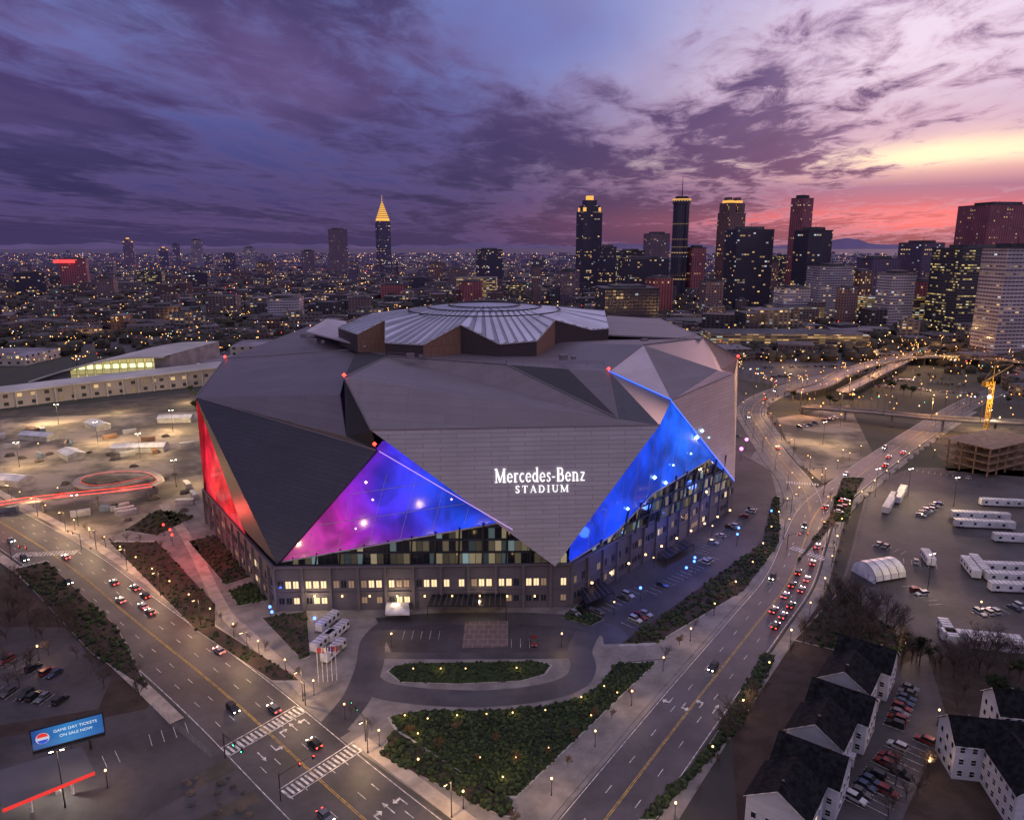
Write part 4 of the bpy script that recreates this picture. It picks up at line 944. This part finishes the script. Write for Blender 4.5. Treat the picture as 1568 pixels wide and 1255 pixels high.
DK=winmat('deck_wall',(.2,.18,.17),(.03,.025,.02),7,3.2,.5,.7,(1,.6,.2),(.9,.9,.8),.95,.5,.2)
for u0,u1,vb,vt,dep in((1090,1330,535,512,60),(1020,1180,505,492,60),(1190,1260,500,470,50),(1320,1420,500,455,40),(700,760,455,425,60)):
    mb=MB();pxbox(mb,u0,u1,vb,vt,dep,1,0,rot=rs.uniform(-.1,.1));mb.build('parking_deck',[ROOFG,DK])
# ---------------------------------------------------------------- skyline
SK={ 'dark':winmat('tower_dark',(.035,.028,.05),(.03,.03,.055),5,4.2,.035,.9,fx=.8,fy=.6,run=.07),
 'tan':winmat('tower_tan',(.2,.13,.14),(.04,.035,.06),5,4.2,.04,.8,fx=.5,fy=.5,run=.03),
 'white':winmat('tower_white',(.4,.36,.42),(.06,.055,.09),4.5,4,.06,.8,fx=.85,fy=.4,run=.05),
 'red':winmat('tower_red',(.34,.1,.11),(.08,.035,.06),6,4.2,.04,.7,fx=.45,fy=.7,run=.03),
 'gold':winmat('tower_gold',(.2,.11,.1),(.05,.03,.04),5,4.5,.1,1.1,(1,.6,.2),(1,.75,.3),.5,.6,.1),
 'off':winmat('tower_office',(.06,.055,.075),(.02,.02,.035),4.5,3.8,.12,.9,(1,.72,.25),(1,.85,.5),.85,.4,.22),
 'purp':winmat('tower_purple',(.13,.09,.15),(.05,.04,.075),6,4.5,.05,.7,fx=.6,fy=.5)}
GC=em('crown_gold',(1,.5,.1),1.0);GCW=em('crown_white',(1,.9,.75),.8);RS_=em('roof_sign_red',(1,.05,.05),2)
def tower(u,w,vt,Y,st,kind='flat',rot=None,vs=None):
    rot=rs.uniform(.15,.5) if rot is None else rot
    zt=TOPZ(vt,Y);X=XAT(u,(vt+400)/2,Y);ww=w/1120*Y/(abs(math.cos(rot))+.85*abs(math.sin(rot)));mb=MB()
    if kind=='cyl':
        r=w/1120*Y/2;pl=[(X+r*math.cos(k*math.pi/10),Y+r*math.sin(k*math.pi/10)) for k in range(20)]
        mb.prism(pl,0,zt*.93,0,1);mb.prism([(X+(x-X)*1.12,Y+(y-Y)*1.12) for x,y in pl],zt*.93,zt*.97,0,1);mb.prism([(X+(x-X)*.8,Y+(y-Y)*.8) for x,y in pl],zt*.97,zt,1,1);mb.prism([(X+(x-X)*1.13,Y+(y-Y)*1.13) for x,y in pl],zt*.965,zt*.975,2,1)
        mb.tube((X,Y,zt),(X,Y,TOPZ(vs,Y)),1.2,.4,5,1)
        mb.box(X+r*.5,Y-r*.95,0,r*.35,r*.4,zt*.92,0,0,1)
    else:
        top=zt if kind=='flat' else zt*(.84 if kind!='spire' else .97)
        mb.box(X,Y,0,ww,ww*.85,top,rot,0,1)
        if kind=='flat':
            mb.box(X,Y,top,ww*.6,ww*.5,zt*.025+2,rot,1);mb.tube((X+3,Y,top),(X+3,Y,top+12),.5,.3,4,1)
            mb.box(X,Y,top-.5,ww+1,ww*.85+1,1.2,rot,1)
        elif kind=='step':
            mb.box(X,Y,top,ww*.8,ww*.7,zt*.06,rot,0,1);mb.box(X,Y,top+zt*.06,ww*.55,ww*.5,zt*.055,rot,0,1);mb.box(X,Y,top+zt*.115,ww*.28,ww*.28,zt*.045,rot,2,1);mb.tube((X,Y,zt),(X,Y,zt*1.04),.8,.3,4,1)
            for s1 in(-1,1):
                for s2 in(-1,1):
                    c,sn=math.cos(rot),math.sin(rot);x,y=s1*ww*.38,s2*ww*.3;mb.box(X+x*c-y*sn,Y+x*sn+y*c,top,ww*.12,ww*.12,zt*.04,rot,2,1)
        elif kind=='twin':
            for s1 in(-1,1):
                c,sn=math.cos(rot),math.sin(rot);x=s1*ww*.26;mb.box(X+x*c,Y+x*sn,top,ww*.4,ww*.75,zt*.09,rot,0,1);mb.box(X+x*c,Y+x*sn,top+zt*.09,ww*.28,ww*.5,zt*.025,rot,2,1);mb.box(X+x*c,Y+x*sn,top+zt*.115,ww*.2,ww*.35,zt*.03,rot,0,1)
        elif kind=='spire':
            sp=TOPZ(vs,Y);mb.box(X,Y,top,ww*.9,ww*.76,(zt-top),rot,2,1);lev=9
            for k in range(lev):
                f0=1-(k)/lev;mb.box(X,Y,zt+(sp-zt)*.74*k/lev,ww*.85*f0,ww*.72*f0,(sp-zt)*.74/lev*(.7),rot,2,1);mb.box(X,Y,zt+(sp-zt)*.74*(k+.7)/lev,ww*.75*f0,ww*.64*f0,(sp-zt)*.74/lev*.3,rot,1,1)
            mb.tube((X,Y,zt+(sp-zt)*.72),(X,Y,sp),1.2,.4,5,2)
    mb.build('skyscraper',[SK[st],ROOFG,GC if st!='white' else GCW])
for a in((587,23,336,3261,'dark','spire',.6,298),(518,31,352,3000,'tan','flat'),(197,18,364,4200,'tan','step'),(302,20,368,3800,'white','flat'),(251,16,378,4000,'dark','step'),(270,13,374,4000,'purp','flat'),
 (112,44,396,2200,'red','flat'),(45,50,417,1900,'dark','flat'),(472,22,384,3000,'tan','flat'),(382,18,379,3400,'white','flat'),(350,22,388,3200,'dark','flat'),(405,30,402,2400,'gold','flat'),(540,16,402,2500,'purp','flat'),
 (749,40,382,2300,'dark','flat'),(821,14,408,1500,'tan','flat'),(902,37,300,1900,'dark','step'),(930,26,378,1700,'dark','flat'),(965,40,384,1800,'off','flat'),(985,70,396,1500,'dark','flat'),(1005,36,358,2300,'tan','flat'),
 (1042,24,301,1700,'dark','cyl',0,270),(1066,26,379,1700,'red','flat'),(1119,38,300,1700,'gold','twin'),(1146,60,352,1400,'dark','flat',.1),(1225,32,304,1900,'red','flat',.6),(1244,48,353,1300,'dark','flat',.25),
 (1272,54,407,1250,'white','flat',.05),(1345,50,395,1500,'purp','flat'),(1410,60,372,1600,'purp','flat'),(1375,46,418,1080,'white','flat',.2),(1522,84,315,1800,'red','flat',.12),(1490,88,380,1050,'off','flat',.08),(1552,66,380,800,'white','flat',.1),
 (668,26,402,2300,'gold','flat'),(700,30,412,2000,'tan','flat'),(960,88,440,1000,'dark','flat',.1),(550,40,455,1250,'tan','flat'),(435,50,455,1150,'white','flat',.1),(1320,34,415,1300,'gold','flat'),(1200,30,392,2000,'off','flat'),(640,30,425,1900,'dark','flat'),(1450,30,400,1500,'dark','flat'),
 (230,40,415,2000,'off','flat'),(160,30,425,1700,'tan','flat'),(300,36,418,2000,'dark','flat'),(870,34,415,1500,'purp','flat'),(1180,24,400,1900,'gold','flat'),
 (1010,40,425,1300,'red','flat'),(1090,34,430,1250,'tan','flat'),(1215,44,440,1150,'white','flat',.1),(1300,30,440,1100,'tan','flat'),(1420,40,430,1150,'red','flat'),(720,36,430,1500,'red','flat'),(790,30,432,1500,'off','flat'),(600,40,435,1700,'red','flat')):
    tower(*a)
mb=MB();Y=2195;X=XAT(112,400,Y);mb.box(X,Y-45,TOPZ(402,Y),55,1,9,.3);mb.build('rooftop_sign',[RS_])
# ---------------------------------------------------------------- distant mass
rs=random.Random(77)
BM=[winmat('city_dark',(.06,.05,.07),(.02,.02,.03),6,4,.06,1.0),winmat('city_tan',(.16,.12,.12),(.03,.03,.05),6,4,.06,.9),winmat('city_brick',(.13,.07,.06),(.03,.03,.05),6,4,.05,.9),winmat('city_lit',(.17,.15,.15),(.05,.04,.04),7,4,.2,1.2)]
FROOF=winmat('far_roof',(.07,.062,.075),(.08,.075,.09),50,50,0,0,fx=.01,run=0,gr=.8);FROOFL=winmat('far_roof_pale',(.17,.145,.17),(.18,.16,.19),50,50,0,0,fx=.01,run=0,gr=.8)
mb=MB();cnt=0
while cnt<2500:
    f=rs.random();Y=560*(16**f);X=rs.uniform(-.78,.78)*Y
    if Y<760 and (-330<X<420): continue
    if Y<960 and -700<X<-120: continue
    if 480<Y<900 and 120<X<700 and rs.random()<.75:continue
    cnt+=1;w=rs.uniform(14,50)*(1+Y/9000);dd=rs.uniform(14,40)*(1+Y/9000);h=rs.uniform(4,13)
    if rs.random()<.12+.1*(Y>1200): h=rs.uniform(15,34)
    if Y>2500 and rs.random()<.05: h=rs.uniform(35,80)
    if rs.random()<.15: w*=.5;dd*=.6
    rot=rs.choice((.1,.1,.45,-.3))+rs.uniform(-.05,.05);k=rs.choice((0,0,1,1,2,3));mb.box(X,Y,0,w,dd,h,rot,k,4 if rs.random()<.7 else 5)
    if h<14 and Y<2500:
        for _ in range(2): mb.box(X+rs.uniform(-.3,.3)*w,Y+rs.uniform(-.3,.3)*dd,h,2.5,2.5,1.6,rot,5)
    if rs.random()<.3: mb.box(X,Y,h,w*.4,dd*.4,rs.uniform(2,5),rot,k,4)
    if rs.random()<.25:
        c,sn=math.cos(rot),math.sin(rot);mb.box(X+w*.7*c,Y+w*.7*sn,0,w*.4,dd*.7,h*rs.uniform(.4,1.4),rot,k,4)
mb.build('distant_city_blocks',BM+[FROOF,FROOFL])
m,t,b=newmat('far_tree');g=t.n('ShaderNodeNewGeometry').outputs['Position'];c=t.mix(t.noise(g,.05,2),(.05,.043,.034),(.025,.023,.018));c=t.mix(t.mr(t.sep(g)[1],900,5500,0,.85),c,(.11,.085,.18));t.put(b.inputs['Base Color'],c);b.inputs['Roughness'].default_value=.95;FT=m  # distant canopy colour fades to purple, imitating haze
mb=MB()
for _ in range(5000):
    Y=480*(20**rs.random());X=rs.uniform(-.8,.8)*Y
    if Y<760 and -330<X<420: continue
    if Y<800 and -650<X<-120: continue
    r=rs.uniform(3.5,7)*(1+Y/2500)
    for j in range(2 if Y<1500 else 1): mb.blob((X+rs.uniform(-4,4),Y+rs.uniform(-4,4),r*.5),r,0,.6*min(1,2200/(Y+600))+.25,rs)
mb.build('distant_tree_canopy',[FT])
mb=MB()
for _ in range(5600):
    Y=470*(22**rs.random());X=rs.uniform(-.8,.8)*Y
    if Y<600 and -300<X<250: continue
    if Y<720 and -600<X<-120: continue
    if _%4==0: X=round(X/220)*220+rs.uniform(-4,4)
    if _%4==1: Y=round(Y/180)*180
    r=.38+Y*.00044;q=rs.random();k=0 if q<.6 else(1 if q<.86 else(2 if q<.94 else(3 if q<.975 else 4)))
    if Y<2500: mb.tube((X,Y,0),(X,Y,8),.12,.1,3,5)
    mb.octa((X,Y,8+rs.random()*3),r*rs.uniform(.4,1.15),k)
mb.build('distant_street_lamps',[em('far_orange',(1,.42,.1),3.4),em('far_warm',(1,.68,.32),2.8),em('far_white',(.85,.92,1),2.6),em('far_red',(1,.05,.04),3),em('far_green',(.1,.9,.6),1.6),POLE])
mb=MB()
N=160;R=26000
for k in range(N):
    def hp(i):
        a=math.radians(-60+120*i/N);h=70+50*math.sin(i*.35)+35*math.sin(i*.91+1)+20*math.sin(i*2.3);
        um=784+1120*math.tan(a);h+=110*math.exp(-((um-1290)/26)**2)+60*math.exp(-((um-1250)/60)**2);return a,max(40,h+50)
    a0,h0=hp(k);a1,h1=hp(k+1)
    mb.face([(R*math.sin(a0),R*math.cos(a0),0),(R*math.sin(a1),R*math.cos(a1),0),(R*1.03*math.sin(a1),R*1.03*math.cos(a1),h1),(R*1.03*math.sin(a0),R*1.03*math.cos(a0),h0)],0)
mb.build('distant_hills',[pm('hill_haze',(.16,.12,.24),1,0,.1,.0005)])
mk.build('road_markings',[WHITE,YEL])
print('LIGHTS',nl[0],len(bpy.data.objects))
